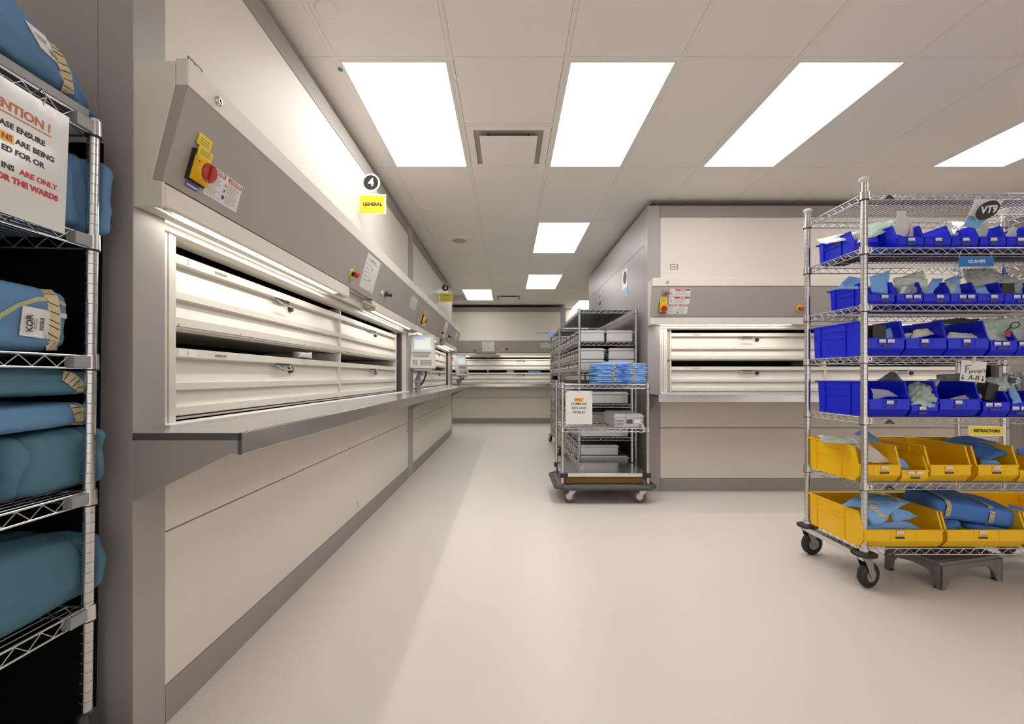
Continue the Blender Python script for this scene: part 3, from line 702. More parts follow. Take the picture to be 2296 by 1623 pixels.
o = MB().box(-.034, .034, -.02, .02, -.05, .038, 'black').build('instrument_case', bevel=.004); o.location = P(2252, 652, 2.35); tag(o, 'small black case in the second bin row', 'case')
pouch([(2268,640),(2300,622),(2300,655),(2276,660)], 2.36, 'clearpouch', 'clear crinkled bag at the photo edge in the second row', 'pouch', bulge=.015, crumple=.012, freq=20.)
# third row
o = MB().box(-.036, .036, -.03, .03, -.07, .05, 'black').build('instrument_case', bevel=.004); o.location = P(1962, 750, 2.33); tag(o, 'black case behind the front post in the third bin row', 'case')
pouch([(1974,740),(2000,732),(2007,762),(1980,762)], (2.42,2.42,2.35,2.35), 'wrap', 'blue wrap beside the black case in the third bin row', 'wrapped set', 'wrapped_set', .005, .002)
pouch([(2046,742),(2080,733),(2099,748),(2042,761)], (2.38,2.42,2.36,2.34), 'pouchwhite', 'folded white pouch in the middle bin of the third row', 'pouch', bulge=.012, crumple=.005)
pouch([(2024,748),(2048,744),(2050,762),(2026,762)], 2.40, 'pouchgreen', 'green tinted pouch behind the folded white pouch', 'pouch', bulge=.006, crumple=.003)
pouch([(2132,745),(2192,747),(2196,762),(2117,762)], (2.42,2.42,2.33,2.33), 'pouchwhite', 'flat pale pouch in the third bin of the third row', 'pouch', bulge=.008, crumple=.005)
pouch([(2092,714),(2195,714),(2228,744),(2095,726)], (2.5,2.5,2.4,2.5), 'darkpouch', 'dark bluish plastic sheet above the bins of the third row', 'pouch', bulge=.004, crumple=.008)
pouch([(2191,716),(2246,712),(2260,766),(2204,762)], (2.45,2.45,2.28,2.28), 'pouchgreen', 'large white green pouch hanging over the smaller bin, third row', 'pouch', bulge=.012, crumple=.010)
pouch([(2246,712),(2300,712),(2300,768),(2262,776)], (2.42,2.42,2.28,2.28), 'clearpouch', 'clear pouch with scissors at the photo edge in the third row', 'pouch', bulge=.010, crumple=.008)
m = MB(); q = P(2274, 729, 2.27)
m.path([q+Vector((math.cos(a)*.024, -.004, math.sin(a)*.015+.004*math.cos(a))) for a in [i*2*math.pi/18 for i in range(19)]], .0022, 'dark', 6); m.path([q+Vector((-.02,-.004,-.008)), q+Vector((-.05,-.004,-.035))], .0025, 'dark', 6)
m.box(q.x-.05, q.x-.025, q.y-.006, q.y-.004, q.z-.06, q.z-.03, 'redink').box(q.x-.03, q.x-.015, q.y-.006, q.y-.004, q.z-.035, q.z-.015, 'green')
tag(m.build('surgical_scissors'), 'dark ringed scissors with red and green tag in the clear pouch', 'scissors')
# fourth row
pouch([(1962,854),(2000,833),(2008,836),(2028,856)], 2.55, 'darkpouch', 'grey blue bag behind the left bin of the lowest blue row', 'pouch', bulge=.015, crumple=.012)
pouch([(1953,870),(1995,876),(2017,888),(1960,896)], (2.36,2.36,2.33,2.33), 'lilac', 'lilac pouch in the left bin of the lowest blue row', 'pouch', bulge=.006, crumple=.004)
pouch([(2036,862),(2106,847),(2098,912),(2044,906)], (2.46,2.46,2.22,2.24), 'pouchgreen', 'green crinkled pouch spilling from the narrow blue bin', 'pouch', bulge=.014, crumple=.010, freq=20., n=20)
pouch([(2100,838),(2160,838),(2160,856),(2100,854)], 2.56, 'darkpouch', 'grey plastic bag lying behind the handwritten note', 'pouch', bulge=.006, crumple=.005)
pouch([(2142,887),(2203,884),(2200,897),(2122,897)], (2.40,2.40,2.33,2.33), 'pouchwhite', 'flat white papers in the bin behind the handwritten note', 'pouch', bulge=.005, crumple=.005)
o = MB().box(-.03, .03, -.03, .03, -.06, .035, 'black').build('instrument_case', bevel=.004); o.location = P(2212, 874, 2.33); o.rotation_euler = (0, R(14), 0); tag(o, 'black case leaning in the lowest blue row', 'case')
pouch([(2212,846),(2256,843),(2264,874),(2228,895)], (2.45,2.45,2.33,2.33), 'pouchgreen', 'wrinkled green pouch right of the leaning black case', 'pouch', bulge=.014, crumple=.010, freq=20., n=18)
pouch([(2262,870),(2279,872),(2293,903),(2270,907)], (2.30,2.30,2.225,2.225), 'wrap', 'pale blue cloth hanging over the bin lip in the lowest blue row', 'wrapped set', 'wrapped_set', .006, .003)
pouch([(2250,836),(2302,834),(2302,882),(2276,880)], (2.52,2.52,2.4,2.4), 'darkpouch', 'dark clear bag at the photo edge in the lowest blue row', 'pouch', bulge=.018, crumple=.014, freq=20., n=18)
# yellow rows
pouch([(1832,976),(1896,978),(1932,1000),(1845,990)], (2.55,2.5,2.36,2.4), 'pouchgreen', 'flat green pouch on the left yellow bin, upper yellow row', 'pouch', bulge=.006, crumple=.004)
pouch([(1892,978),(1938,986),(2001,1038),(1944,1034)], (2.5,2.45,2.34,2.34), 'pouchwhite', 'white crinkled plastic pouch sliding down in the left yellow bin', 'pouch', bulge=.014, crumple=.010, freq=20., n=20)
pouch([(1912,974),(1932,962),(1952,970),(1986,1000)], (2.52,2.52,2.5,2.42), 'wrap', 'blue wrap corner behind the front post in the upper yellow row', 'wrapped set', 'wrapped_set', .006, .003)
pouch([(2006,1022),(2021,1026),(2042,1050),(2010,1052)], (2.42,2.42,2.33,2.33), 'wrap', 'blue wrap in the small yellow bin of the upper yellow row', 'wrapped set', 'wrapped_set', .006, .003)
pouch([(2092,992),(2166,976),(2283,1007),(2214,1034)], (2.55,2.58,2.32,2.26), 'wrapdark', 'big flat blue wrap lying across the yellow bin', 'wrapped set', 'wrapped_set', .020, .006, freq=8., n=20)
pouch([(2200,1030),(2235,1032),(2252,1046),(2196,1047)], 2.34, 'wrap', 'smaller blue wrap beneath the big flat one', 'wrapped set', 'wrapped_set', .008, .004)
pouch([(2278,1006),(2302,1004),(2302,1020),(2282,1018)], 2.44, 'wrapdark', 'blue wrap edge at the right side of the upper yellow row', 'wrapped set', 'wrapped_set', .008, .004)

def soft_mb(hx, hy, hz, e, seed, m, amp=.012, freq=7., sub=22, warp=None, wr=(1,1,1), grooves=()):
    """soft rounded box, half sizes hx hy hz"""
    b = MB(); n = sub
    def f(p):
        q = Vector([math.copysign(abs(c)**1., c) for c in p])
        l = (abs(q.x)**e + abs(q.y)**e + abs(q.z)**e)**(1/e); q = q/l
        v = Vector((q.x*hx, q.y*hy, q.z*hz))
        k = Vector((v.x*wr[0], v.y*wr[1], v.z*wr[2]))*freq + Vector((seed*5.1, seed*1.3, 0))
        v += q.normalized()*(amp*(noise.noise(k) + .5*noise.noise(k*2.1) + .35*(abs(noise.noise(k*1.3+Vector((7,7,7))))*-2+.4)))
        for gy, gd, gw in grooves:
            c = gy + .012*math.sin(v.z*22+seed) + .006*math.sin(v.z*61)
            dd = (v.y - c)/gw
            if 0 <= dd < 1: v.x -= math.copysign(gd*(1-dd)**2, q.x); v.z -= gd*.6*(1-dd)**2*max(-1, min(1, v.z/hz))
            elif -.12 < dd < 0: v.x -= math.copysign(gd*(1+dd/.12), q.x)
        return warp(v) if warp else v
    for ax in range(3):
        for sg in (1, -1):
            vs = []
            for j in range(n+1):
                for i in range(n+1):
                    u = math.tan((i/n*2-1)*math.pi/4); w_ = math.tan((j/n*2-1)*math.pi/4)
                    p = [0,0,0]; p[ax] = sg; p[(ax+1)%3] = u*sg; p[(ax+2)%3] = w_
                    vs.append(f(Vector(p)))
            fs = [(j*(n+1)+i, j*(n+1)+i+1, (j+1)*(n+1)+i+1, (j+1)*(n+1)+i) for j in range(n) for i in range(n)]
            b.add(vs, fs, m, True)
    return b
def weld(o, d=.0003):
    import bmesh
    bm = bmesh.new(); bm.from_mesh(o.data); bmesh.ops.remove_doubles(bm, verts=bm.verts, dist=d); bmesh.ops.recalc_face_normals(bm, faces=bm.faces); bm.to_mesh(o.data); bm.free()
    for p in o.data.polygons: p.use_smooth = True
    return o
def tape_strip(pts, wdir, w_, parent, th=.0012, name='tape_strip', m='tape', stripes=True):
    """flat tape that follows pts; diagonal black stripes"""
    b = MB(); wv = Vector(wdir).normalized()*w_/2
    P_ = [Vector(p) for p in pts]; vs = []
    for p in P_: vs += [p-wv, p+wv]
    fs = [(2*i, 2*i+1, 2*i+3, 2*i+2) for i in range(len(P_)-1)]
    b.add(vs, fs, m)
    if stripes:
        tot = sum((q-p).length for p, q in zip(P_, P_[1:])); n = max(3, int(tot/.016))
        def at(s):
            for p, q in zip(P_, P_[1:]):
                l = (q-p).length
                if s <= l: return p.lerp(q, s/l), (q-p).normalized()
                s -= l
            return P_[-1], (P_[-1]-P_[-2]).normalized()
        for i in range(n):
            s = (i+.3)*tot/n; p, d = at(s); p2, d2 = at(min(tot, s+w_*.5)); nn = d.cross(wv).normalized()*.0006
            for sg in (1, -1):
                b.add([p-wv*.75+nn*sg, p-wv*.75+d*.0022+nn*sg, p2+wv*.75+d2*.0022+nn*sg, p2+wv*.75+nn*sg], [(0,1,2,3)], 'ink')
    o = b.build(name, parent, recalc=False)
    s = o.modifiers.new('solid', 'SOLIDIFY'); s.thickness = .0004; s.offset = 0
    return o
from mathutils.bvhtree import BVHTree
CAMV = Vector((0, 0, CAMZ))
def tree_of(o):
    vs = [o.matrix_basis @ v.co for v in o.data.vertices]
    return BVHTree.FromPolygons(vs, [tuple(p.vertices) for p in o.data.polygons])
def hit(tr, px, py):
    d = (P(px, py, 1.) - CAMV).normalized()
    h, n, i, q = tr.ray_cast(CAMV, d, 20)
    if h is None: return None, None
    if n.dot(d) > 0: n = -n
    return h, n
def conform_tape(o, pix, w_, m='tape', name='tape_strip', stripes=True, lift=.0016):
    tr = tree_of(o); inv = o.matrix_basis.inverted(); pts = []
    for a, b in zip(pix, pix[1:]):
        for i in range(6):
            t_ = i/6; h, n = hit(tr, a[0]+(b[0]-a[0])*t_, a[1]+(b[1]-a[1])*t_)
            if h is not None: pts.append((h + n*lift, n))
    h, n = hit(tr, *pix[-1])
    if h is not None: pts.append((h + n*lift, n))
    if len(pts) < 3: return None
    L_ = []; R_ = []; N_ = []
    for i, (p, n) in enumerate(pts):
        t_ = (pts[min(i+1, len(pts)-1)][0] - pts[max(i-1, 0)][0]).normalized(); wv = n.cross(t_).normalized()*w_/2
        L_.append(p-wv); R_.append(p+wv); N_.append(n)
    b = MB(); vs = []
    for l, q in zip(L_, R_): vs += [inv @ l, inv @ q]
    b.add(vs, [(2*i, 2*i+1, 2*i+3, 2*i+2) for i in range(len(L_)-1)], m)
    if stripes:
        acc = 0; last = -.008
        for i in range(len(L_)-2):
            acc += (L_[i+1]-L_[i]).length
            if acc-last > .0145:
                last = acc; n = N_[i]*.0006; j = min(i+2, len(L_)-1); d = (L_[i+1]-L_[i]).normalized()*.0022
                a0 = L_[i].lerp(R_[i], .08)+n; a1 = L_[j].lerp(R_[j], .92)+n
                b.add([inv @ q for q in (a0, a0+d, a1+d, a1)], [(0,1,2,3)], 'ink')
    return b.build(name, o, recalc=False)
def conform_card(o, quad, m, name, marks=(), n=6, lift=.0022):
    tr = tree_of(o); inv = o.matrix_basis.inverted()
    def pt(s_, t_, up):
        a = [quad[0][k]*(1-s_)+quad[1][k]*s_ for k in (0,1)]; c = [quad[3][k]*(1-s_)+quad[2][k]*s_ for k in (0,1)]
        h, nn = hit(tr, a[0]*(1-t_)+c[0]*t_, a[1]*(1-t_)+c[1]*t_)
        return None if h is None else inv @ (h + nn*(lift+up))
    b = MB()
    def patch(s0, s1, t0, t1, mm, up, k):
        g = [[pt(s0+(s1-s0)*i/k, t0+(t1-t0)*j/k, up) for i in range(k+1)] for j in range(k+1)]
        for j in range(k):
            for i in range(k):
                q = (g[j][i], g[j][i+1], g[j+1][i+1], g[j+1][i])
                if all(v is not None for v in q): b.add(q, [(0,1,2,3)], mm)
    patch(0, 1, 0, 1, m, 0, n)
    for s0, s1, t0, t1, mm in marks: patch(s0, s1, t0, t1, mm, .0006, 2)
    return b.build(name, o, recalc=False), pt
# blue packs in the wide yellow bins
def pack(loc, rot, hx, hy, hz, m, seed, lab, tapes=(), e=5, amp=.006, label=None, warp=None):
    o = soft_mb(hx, hy, hz, e, seed, m, amp, 9., warp=warp).build('wrapped_set', recalc=False); weld(o)
    o.location = loc; o.rotation_euler = rot; tag(o, lab, 'wrapped set')
    for tx in tapes:
        r = 1.012
        tape_strip([(tx, hy*.6, hz*r+.002), (tx, -hy*.5, hz*r+.003), (tx, -hy*.86, hz*.93+.002), (tx, -hy*r-.001, hz*.5), (tx, -hy*r-.002, -hz*.5), (tx, -hy*.9, -hz*.95)], (1,0,0), .022, o)
    if label: MB().box(-.035, .035, -.012, .012, hz*1.01, hz*1.01+.0015, 'tape').box(-.02, .02, -.004, .004, hz*1.01+.0015, hz*1.01+.002, 'inkgrey').build('paper_label', o)
    return o
pack(P(2150, 1133, 2.42)+Vector((-.01,0,0)), (R(6), R(7), R(-8)), .20, .13, .052, 'wrapdark', 3, 'large dark blue taped pack in the wide yellow bin', (-.14, .06), 6, .006, True)
pack(P(2060, 1172, 2.36)+Vector((.10,.03,0)), (R(4), R(-14), R(12)), .075, .10, .025, 'wrapdark', 5, 'dark blue wrap under the left part of the large taped pack', (), 4, .006)
pack(P(2200, 1178, 2.36)+Vector((0,.03,0)), (R(2), R(6), R(-10)), .11, .11, .02, 'wrapdark', 6, 'dark blue wrap under the right part of the large taped pack', (), 4, .006)
pack(Vector((2.51, 2.45, .40)), (R(10), R(10), 0), .07, .12, .02, 'wrapdark', 16, 'blue wrap at the back right of the wide yellow bin', (), 4, .006)
def corner_warp(v): return v + Vector((0, 0, -.10*abs(v.x)*abs(v.x)*6))
o = pouch([(1938,1103),(2041,1122),(2004,1146),(1885,1131)], (2.55,2.48,2.28,2.36), 'wrap', 'blue wrap with striped tape on top of the pile, pointed corners', 'wrapped set', 'wrapped_set', .020, .004, freq=8., n=20)
conform_tape(o, [(1940,1118), (1962,1127), (1982,1138)], .024)
conform_tape(o, [(1992,1117), (2012,1119), (2020,1130)], .020)
o = pouch([(1925,1130),(2004,1134),(1990,1166),(1958,1180)], (2.34,2.32,2.262,2.262), 'wrap', 'blue wrap with a folded triangular front flap in the wide bin', 'wrapped set', 'wrapped_set', .012, .003, n=18)
conform_tape(o, [(1950,1134), (1968,1147), (1986,1162)], .024)
pouch([(1992,1140),(2030,1142),(2060,1158),(2004,1174)], (2.40,2.42,2.40,2.30), 'wrap', 'blue wrap with a pointed right corner below the taped one', 'wrapped set', 'wrapped_set', .016, .004, n=18)
pouch([(1940,1170),(2030,1168),(2068,1186),(1942,1188)], (2.34,2.36,2.30,2.28), 'wrap', 'flat blue wrap at the bottom of the left wide yellow bin', 'wrapped set', 'wrapped_set', .014, .004, n=18)
pouch([(2262,1130),(2300,1140),(2300,1180),(2272,1178)], 2.44, 'wrapdark', 'greyish blue wrap in the wide bin at the photo edge', 'wrapped set', 'wrapped_set', .02, .006)

# ---- signs on the right rack
def hook(b, x, z, z2): b.path([(x, 0, z), (x-.006, -.004, z+(z2-z)*.5), (x, -.006, z2), (x+.007, -.002, z2-.006)], .0012, 'chrome', 5)
t = T('hanging_disc_sign', 'tilted card with black disc reading VT9 hanging from the top shelf', 'sign', P(2192, 472, 2.20))
cs = [P(*q) - t.location for q in ((2187,446,2.225),(2252,449,2.195),(2192,512,2.17),(2160,507,2.20))]
b = MB(); Nn = ((cs[1]-cs[0]).cross(cs[3]-cs[0])).normalized()*.0015
b.add([c for c in cs]+[c+Nn for c in cs], [(0,1,2,3),(7,6,5,4),(0,4,5,1),(1,5,6,2),(2,6,7,3),(3,7,4,0)], 'paper'); b.build('sign_card', t)
def onp(s, u, off=-.0012): return cs[0].lerp(cs[1], s).lerp(cs[3].lerp(cs[2], s), u) - Vector((0, .003, 0))
b = MB(); b.add([onp(s, u) for s, u in ((0,.62),(1,.62),(1,1),(0,1))], [(0,1,2,3)], 'skyblue')
el = [P(2211,472,2.18)-t.location + Vector((math.cos(a)*.066*math.cos(R(32)) - math.sin(a)*.038*math.sin(R(32)), -.008, math.cos(a)*.066*math.sin(R(32)) + math.sin(a)*.038*math.cos(R(32)))) for a in [i*2*math.pi/40 for i in range(40)]]
el2 = [p+Vector((0,.0015,0)) for p in el]
b.add(el+el2, [tuple(range(40)), tuple(range(79,39,-1))] + [(i, 40+i, 40+(i+1)%40, (i+1)%40) for i in range(40)], 'ink')
b.text('VT9', .048, 'paper', Matrix.Translation(P(2211,472,2.18)-t.location+Vector((0,-.0092,0))) @ Matrix.Rotation(R(-6), 4, 'Y') @ FRONT, .0018, .35); b.build('printed_disc', t)
def plate(name, x0, x1, z0, z1, y, m, text, tm, size, lab, rot=0., bold=.001, border=None, ztop=None):
    t = T(name, lab, 'sign', ((x0+x1)/2, y, (z0+z1)/2)); t.rotation_euler = (0, rot, 0)
    hw, hh = (x1-x0)/2, (z1-z0)/2
    b = MB().box(-hw, hw, -.001, .001, -hh, hh, border or m)
    if border: b.box(-hw+.005, hw-.005, -.0016, -.001, -hh+.005, hh-.005, m)
    b.build('sign_plate', t, .0005)
    if text: MB().text(text, size, tm, Matrix.Translation((0, -.0021, 0)) @ FRONT, bold, xs=1.12).build('lettering', t)
    h = MB()
    for s in (-hw+.006, hw-.012): hook(h, s, hh-.006, hh+.028)
    h.build('wire_hook', t)
    return t
yq = 2.232
a = P(2150, 576, yq); b_ = P(2228, 597, yq); plate('hanging_clamps_sign', a.x, b_.x, b_.z, a.z, yq, 'signblue', 'CLAMPS', 'paper', .021, 'blue plate reading CLAMPS hooked under the second shelf', R(-1), .0009)
a = P(2171, 955, yq); b_ = P(2252, 977, yq); plate('hanging_retractors_sign', a.x, b_.x, b_.z, a.z, yq, 'signyellow', 'RETRACTORS', 'ink', .019, 'yellow plate reading RETRACTORS hooked under the fifth shelf', R(1), .0010, 'white')
t = T('handwritten_note', 'white card with handwritten Forceps A to B taped to the fourth shelf', 'note', P(2182, 833, 2.228)); t.rotation_euler = (0, R(5), 0)
MB().box(-.064, .064, -.0006, .0006, -.052, .054, 'paper').build('card', t, .0003)
b = MB()
def stroke(pts, r=.0016): b.path([(x, -.0014, z) for x, z in pts], r, 'ink', 5)
b.text("orcep's", .030, 'ink', Matrix.Translation((.018, -.0012, .004)) @ Matrix.Rotation(R(-8), 4, 'Y') @ FRONT, .0001, .3)
b.text('A-B', .036, 'ink', Matrix.Translation((.002, -.0012, -.032)) @ FRONT, .0003, .25)
stroke([(-.040, .026), (-.038, .004), (-.042, -.012)], .0014); stroke([(-.044, .024), (-.012, .032)]); stroke([(-.044, .008), (-.022, .012)])
for x in (-.052, .050): stroke([(x, -.018), (x, -.042)]); stroke([(x-.006, -.036), (x, -.044), (x+.006, -.036)])
b.build('handwriting', t); MB().box(-.007, .007, -.0015, .0015, .045, .075, 'tape').build('masking_tape', t)
# step stool under the rack
t = T('step_stool', 'dark grey plastic step stool under the wire rack', 'step stool', (2.36, 2.40, 0), R(14))
b = MB(); b.prism([(-.205,-.13),(.205,-.13),(.215,-.12),(.215,.13),(.205,.14),(-.205,.14),(-.215,.13),(-.215,-.12)], .118, .138, 'z', 'plasticgrey'); b.box(-.19,.19,-.115,.12,.1375,.1400,'plasticgrey'); b.build('stool_top', t, .005)
b = MB()
arch = [(-.5,.12),(-.5,0),(-.42,0),(-.36,.05),(-.26,.085),(0,.095),(.26,.085),(.36,.05),(.42,0),(.5,0),(.5,.12)]
for s in (-.135, .125): b.prism([(x*.44, z) for x, z in arch], s, s+.010, 'y', 'plasticgrey')
for s in (-.22, .210): b.prism([(y*.27, z) for y, z in arch], s, s+.010, 'x', 'plasticgrey')
b.build('skirt', t, .002)
for sx in (-1, 1):
    for sy in (-1, 1):
        b = MB(); cx, cy = sx*.198, sy*.116+.002
        b.prism([(cx-.028, .12), (cx+.028, .12), (cx+sx*.008+.012, .008), (cx+sx*.008-.012, .008)], cy-.014, cy+.014, 'y', 'plasticgrey'); o = b.build('leg', t, .003)
        MB().box(cx+sx*.008-.013, cx+sx*.008+.013, cy-.014, cy+.014, 0, .008, 'rubberblk').build('rubber_foot', o)
# second rack farther right, only its left posts show
rk2 = T('wire_shelving_rack', 'brownish chrome wire rack standing behind at the right photo edge', 'shelving rack', (3.13, 2.62, 0))
for z in (1.80, 1.35, .95, .5, .2):
    o = wire_shelf(.9, .45, .05, 1).build('shelf', rk2, recalc=False); o.location.z = z
for (x, y) in ((0,0), (.9,0), (0,.45), (.9,.45)):
    b = post(1.9, .0135); [collar(b, 0, 0, z) for z in (1.80, 1.35, .95, .5, .2)]; p = b.build('post', rk2); p.location = (x, y, 0)

# ------------------------------------------------------------ rigid containers on the rear racks
cont_cache = {}
def container(x0, x1, y0, y1, z0, h, lab, group, left=True, front=False, tagc=None, seed=0):
    key = (round(x1-x0, 3), round(y1-y0, 3), round(h, 3), left, front)
    if key in cont_cache:
        t = copy_tree(cont_cache[key], skip=('paper_tag',))
    else:
        w_, d = x1-x0, y1-y0
        t = bpy.data.objects.new('sterilization_container', None); COL.objects.link(t); cont_cache[key] = t
        b = MB().box(.006, w_-.006, .006, d-.006, 0, h*.80, 'alu').build('container_body', t, .008)
        l = MB().box(0, w_, 0, d, h*.78, h*.90, 'alu').box(.014, w_-.014, .014, d-.014, h*.90, h, 'alu')
        for q in (.18, .72): l.box(w_*q, w_*q+.02, .002, .012, h*.90, h*.93, 'galv')
        l.build('lid', t, .005)
        def front_end(mb):
            mb.box(w_*.40, w_*.62, -.012, .006, h*.45, h*1.0, 'galv').box(w_*.42, w_*.60, -.016, -.011, h*.30, h*.62, 'purple').build('latch', t)
            mb = MB()
            for q in (.18, .42): mb.box(w_*.07, w_*.34, -.004, .006, h*q, h*q+h*.16, 'galv').box(w_*.09, w_*.32, -.005, -.004, h*q+h*.03, h*q+h*.13, 'inkgrey')
            for q in (.02, .93): MB().box(w_*q, w_*(q+.015), -.016, .006, h*.1, h*.72, 'chrome').build('handle_end', t)
            return mb
        def ends(mb, M):
            # built on plane x across, z up, facing -y
            ww = d if not front else w_
            mb.box(ww*.36, ww*.64, -.012, .006, h*.50, h*.94, 'galv').box(ww*.42, ww*.58, -.016, -.011, h*.54, h*.82, 'black')
            mb.path([(ww*.30, .004, h*.42), (ww*.30, -.018, h*.36), (ww*.70, -.018, h*.36), (ww*.70, .004, h*.42)], .0035, 'chrome', 6)
            mb.path([(ww*.24, .004, h*.55), (ww*.24, -.016, h*.30), (ww*.28, -.016, h*.12), (ww*.72, -.016, h*.12), (ww*.76, .004, h*.5)], .0022, 'chrome', 5)
            for q in (.06, .70): mb.box(ww*q, ww*q+ww*.2, -.002, .006, h*.22, h*.36, 'galv').box(ww*q+.006, ww*q+ww*.2-.006, -.003, -.002, h*.25, h*.33, 'inkgrey')
            mb.box(ww*.08, ww*.26, -.003, .006, h*.46, h*.60, 'dark')
            for q in (.10, .32, .66, .88): mb.lathe((ww*q, -.002, h*.68), (0,-1,0), [(.010, 0), (.007, .005)], 'dark', 8)
            return mb.xf(M)
        if left: ends(MB(), Matrix.Translation((.006, d, 0)) @ Matrix.Rotation(R(-90), 4, 'Z')).build('latch', t)
        if front: front_end(MB()).build('label_holder', t)
    t.name = 'sterilization_container'; t.location = (x0, y0, z0); tag(t, lab, 'container', group)
    rr = random.Random(seed*7+1)
    if left and tagc:
        g = MB(); yy = rr.uniform(.25, .7)*(y1-y0); zz = h*rr.uniform(.35, .6)
        ln = rr.uniform(.06, .13); sw = rr.uniform(-.05, .05); ou = rr.uniform(.03, .075)
        g.add([(-.014, yy, zz), (-.014, yy+.026, zz), (-ou, yy+.024+sw, zz-ln), (-ou, yy+sw, zz-ln)], [(0,1,2,3),(3,2,1,0)], 'white')
        if tagc != 'white': g.lathe((-.017, yy+.04, h*.6), (-1,0,0), [(.010, 0), (.010, .003)], tagc, 10)
        g.tube((-.012, yy+.009, zz+.02), (-.014, yy+.009, zz), .0012, 'white', 4); g.build('paper_tag', t)
    return t
def side_rack(name, lab, x0, x1, y0, y1, ztop, shelves, posts_to=.0, zb=.12):
    t = T(name, lab, 'shelving rack', (x0, y0, 0)); w_, d = x1-x0, y1-y0
    zs = [ztop] + shelves
    fb = None
    for z in zs:
        if fb is None: fb = wire_shelf(w_, d, .03, 1, m='galv').build('shelf', t, recalc=False); o = fb
        else: o = fb.copy(); COL.objects.link(o)
        o.location.z = z
    for z in zs: o = MB().box(.02, w_-.02, .02, d-.02, z+.0002, z+.0009, 'terminalgrey' if z == ztop else 'black').build('shelf_mat', t)
    for (x, y) in ((0,0), (w_,0), (0,d), (w_,d)):
        b = MB().tube((0,0,zb), (0,0,ztop+.012), .0135, 'galv', 14)
        for z in zs: collar(b, 0, 0, z, .0185, 'galv')
        p = b.build('post', t); p.location = (x, y, 0)
        caster(t, x, y, .13, .05, R(20), 'rubberblk', True, br=.72)
    return t
RA = (.705, 1.268, 4.38, 6.02, 1.744, [1.423, 1.134, .806, .475, .17])
side_rack('wire_shelving_rack', 'long wire rack of aluminium containers against the grey side wall, nearer one', *RA)
RB = (.705, 1.268, 6.13, 7.30, 1.744, [1.423, 1.134, .806, .475, .17])
side_rack('wire_shelving_rack', 'second wire rack of aluminium containers, behind the nearer one', *RB)
cr = random.Random(11); ci = 0
tagcs = ['white', 'white', 'green', 'white', 'blueink', 'white', 'yellow']
rown = {1.423: 'highest', 1.134: 'second', .806: 'middle', .475: 'fourth', .17: 'bottom'}
for (X0, X1, Y0, Y1, zt, shs), rn in ((RA, 'nearer'), (RB, 'farther')):
    for z in shs:
        tiers = {1.423: [.118], 1.134: [.112, .112], .806: [.118], .475: [.10], .17: [.115, .105]}[z]
        if rn == 'farther' or z < .8: tiers = {1.423: [.118, .10], 1.134: [.112, .112], .806: [.118, .10], .475: [.10, .12], .17: [.115, .105]}[z]
        n = int((Y1-Y0-.04)/.30); step = (Y1-Y0-.03)/n; zz = z+.001
        for ti, h in enumerate(tiers):
            for k in range(n):
                if rn == 'nearer' and z == .475 and ti == 1 and k == 0: continue
                y0 = Y0+.018+k*step; ci += 1
                split = (rn == 'nearer' and z in (1.423, 1.134))
                base = f'on {rown[z]} shelf of {rn} rack'
                tier = '' if len(tiers) == 1 else (', top' if ti else ', below')
                if split:
                    if k == 0:
                        container(X0-.012, X0+.262, y0, y0+.285, zz, h, f'aluminium container at near left end {base}{tier}', None, True, False, tagcs[ci % 7], ci)
                        container(X0+.268+(.022 if z < 1.2 else 0), X0+.545+(.022 if z < 1.2 else 0), y0, y0+.285, zz, h, f'aluminium container at near right end {base}{tier}', None, True, False, None, ci)
                    else:
                        container(X0-.012, X0+.262, y0, y0+.285, zz, h, f'aluminium container farther back {base}{tier}', f'containers farther back {base}{tier}', True, False, tagcs[ci % 7], ci)
                else:
                    w_ = .50 if (z, ti) != (.17, 1) else .40
                    lab = f'long aluminium container at near end {base}{tier}' if k == 0 else f'aluminium container farther back {base}{tier}'
                    container(X0-.012, X0+w_, y0, y0+.285, zz, h, lab, None if k == 0 else f'containers farther back {base}{tier}', True, False, tagcs[ci % 7], ci)
            zz += h+.004
pouch([(1234,745),(1246,743),(1246,755),(1232,757)], (7.0,7.0,6.9,6.9), 'wrap', 'small blue wrap on top of the farther container rack', 'wrapped set', 'wrapped_set', .02, .006)
bpy.data.objects[-1] if False else None

# ------------------------------------------------------------ front utility cart on a dolly
CX0, CX1, CY0, CY1 = .462, 1.190, 3.76, 4.24
cart = T('wire_cart', 'low wire cart on a grey rubber dolly with a stack of blue wraps', 'cart', (CX0, CY0, 0))
cw, cd = CX1-CX0, CY1-CY0
for z in (1.012, .640):
    o = wire_shelf(cw, cd, .03, 2, m='chrome').build('shelf', cart, recalc=False); o.location.z = z
for (x, y) in ((0,0), (cw,0), (0,cd), (cw,cd)):
    b = post(1.03 if x == 0 else 1.03, .0135, z0=.15)
    collar(b, 0, 0, 1.012); collar(b, 0, 0, .640); p = b.build('post', cart); p.location = (x, y, 0)
b = MB().box(.02, cw-.02, .0, cd, .222, .252, 'steel').box(0, .02, .03, cd-.03, .222, .25, 'steel').box(cw-.02, cw, .03, cd-.03, .222, .25, 'steel'); b.build('solid_tray', cart, .002)
for (x, y) in ((0,0), (cw,0), (0,cd), (cw,cd)):
    MB().box(x-.022 if x == 0 else x-.045, x+.045 if x == 0 else x+.022, y-.020 if y == 0 else y-.03, y+.03 if y == 0 else y+.02, .216, .256, 'black').build('corner_bracket', cart, .006)
b = MB().prism([(.02,-.04),(cw-.02,-.04),(cw+.05,.01),(cw+.05,cd),(cw,cd+.05),(0,cd+.05),(-.05,cd),(-.05,.01)], .128, .150, 'z', 'inkgrey')
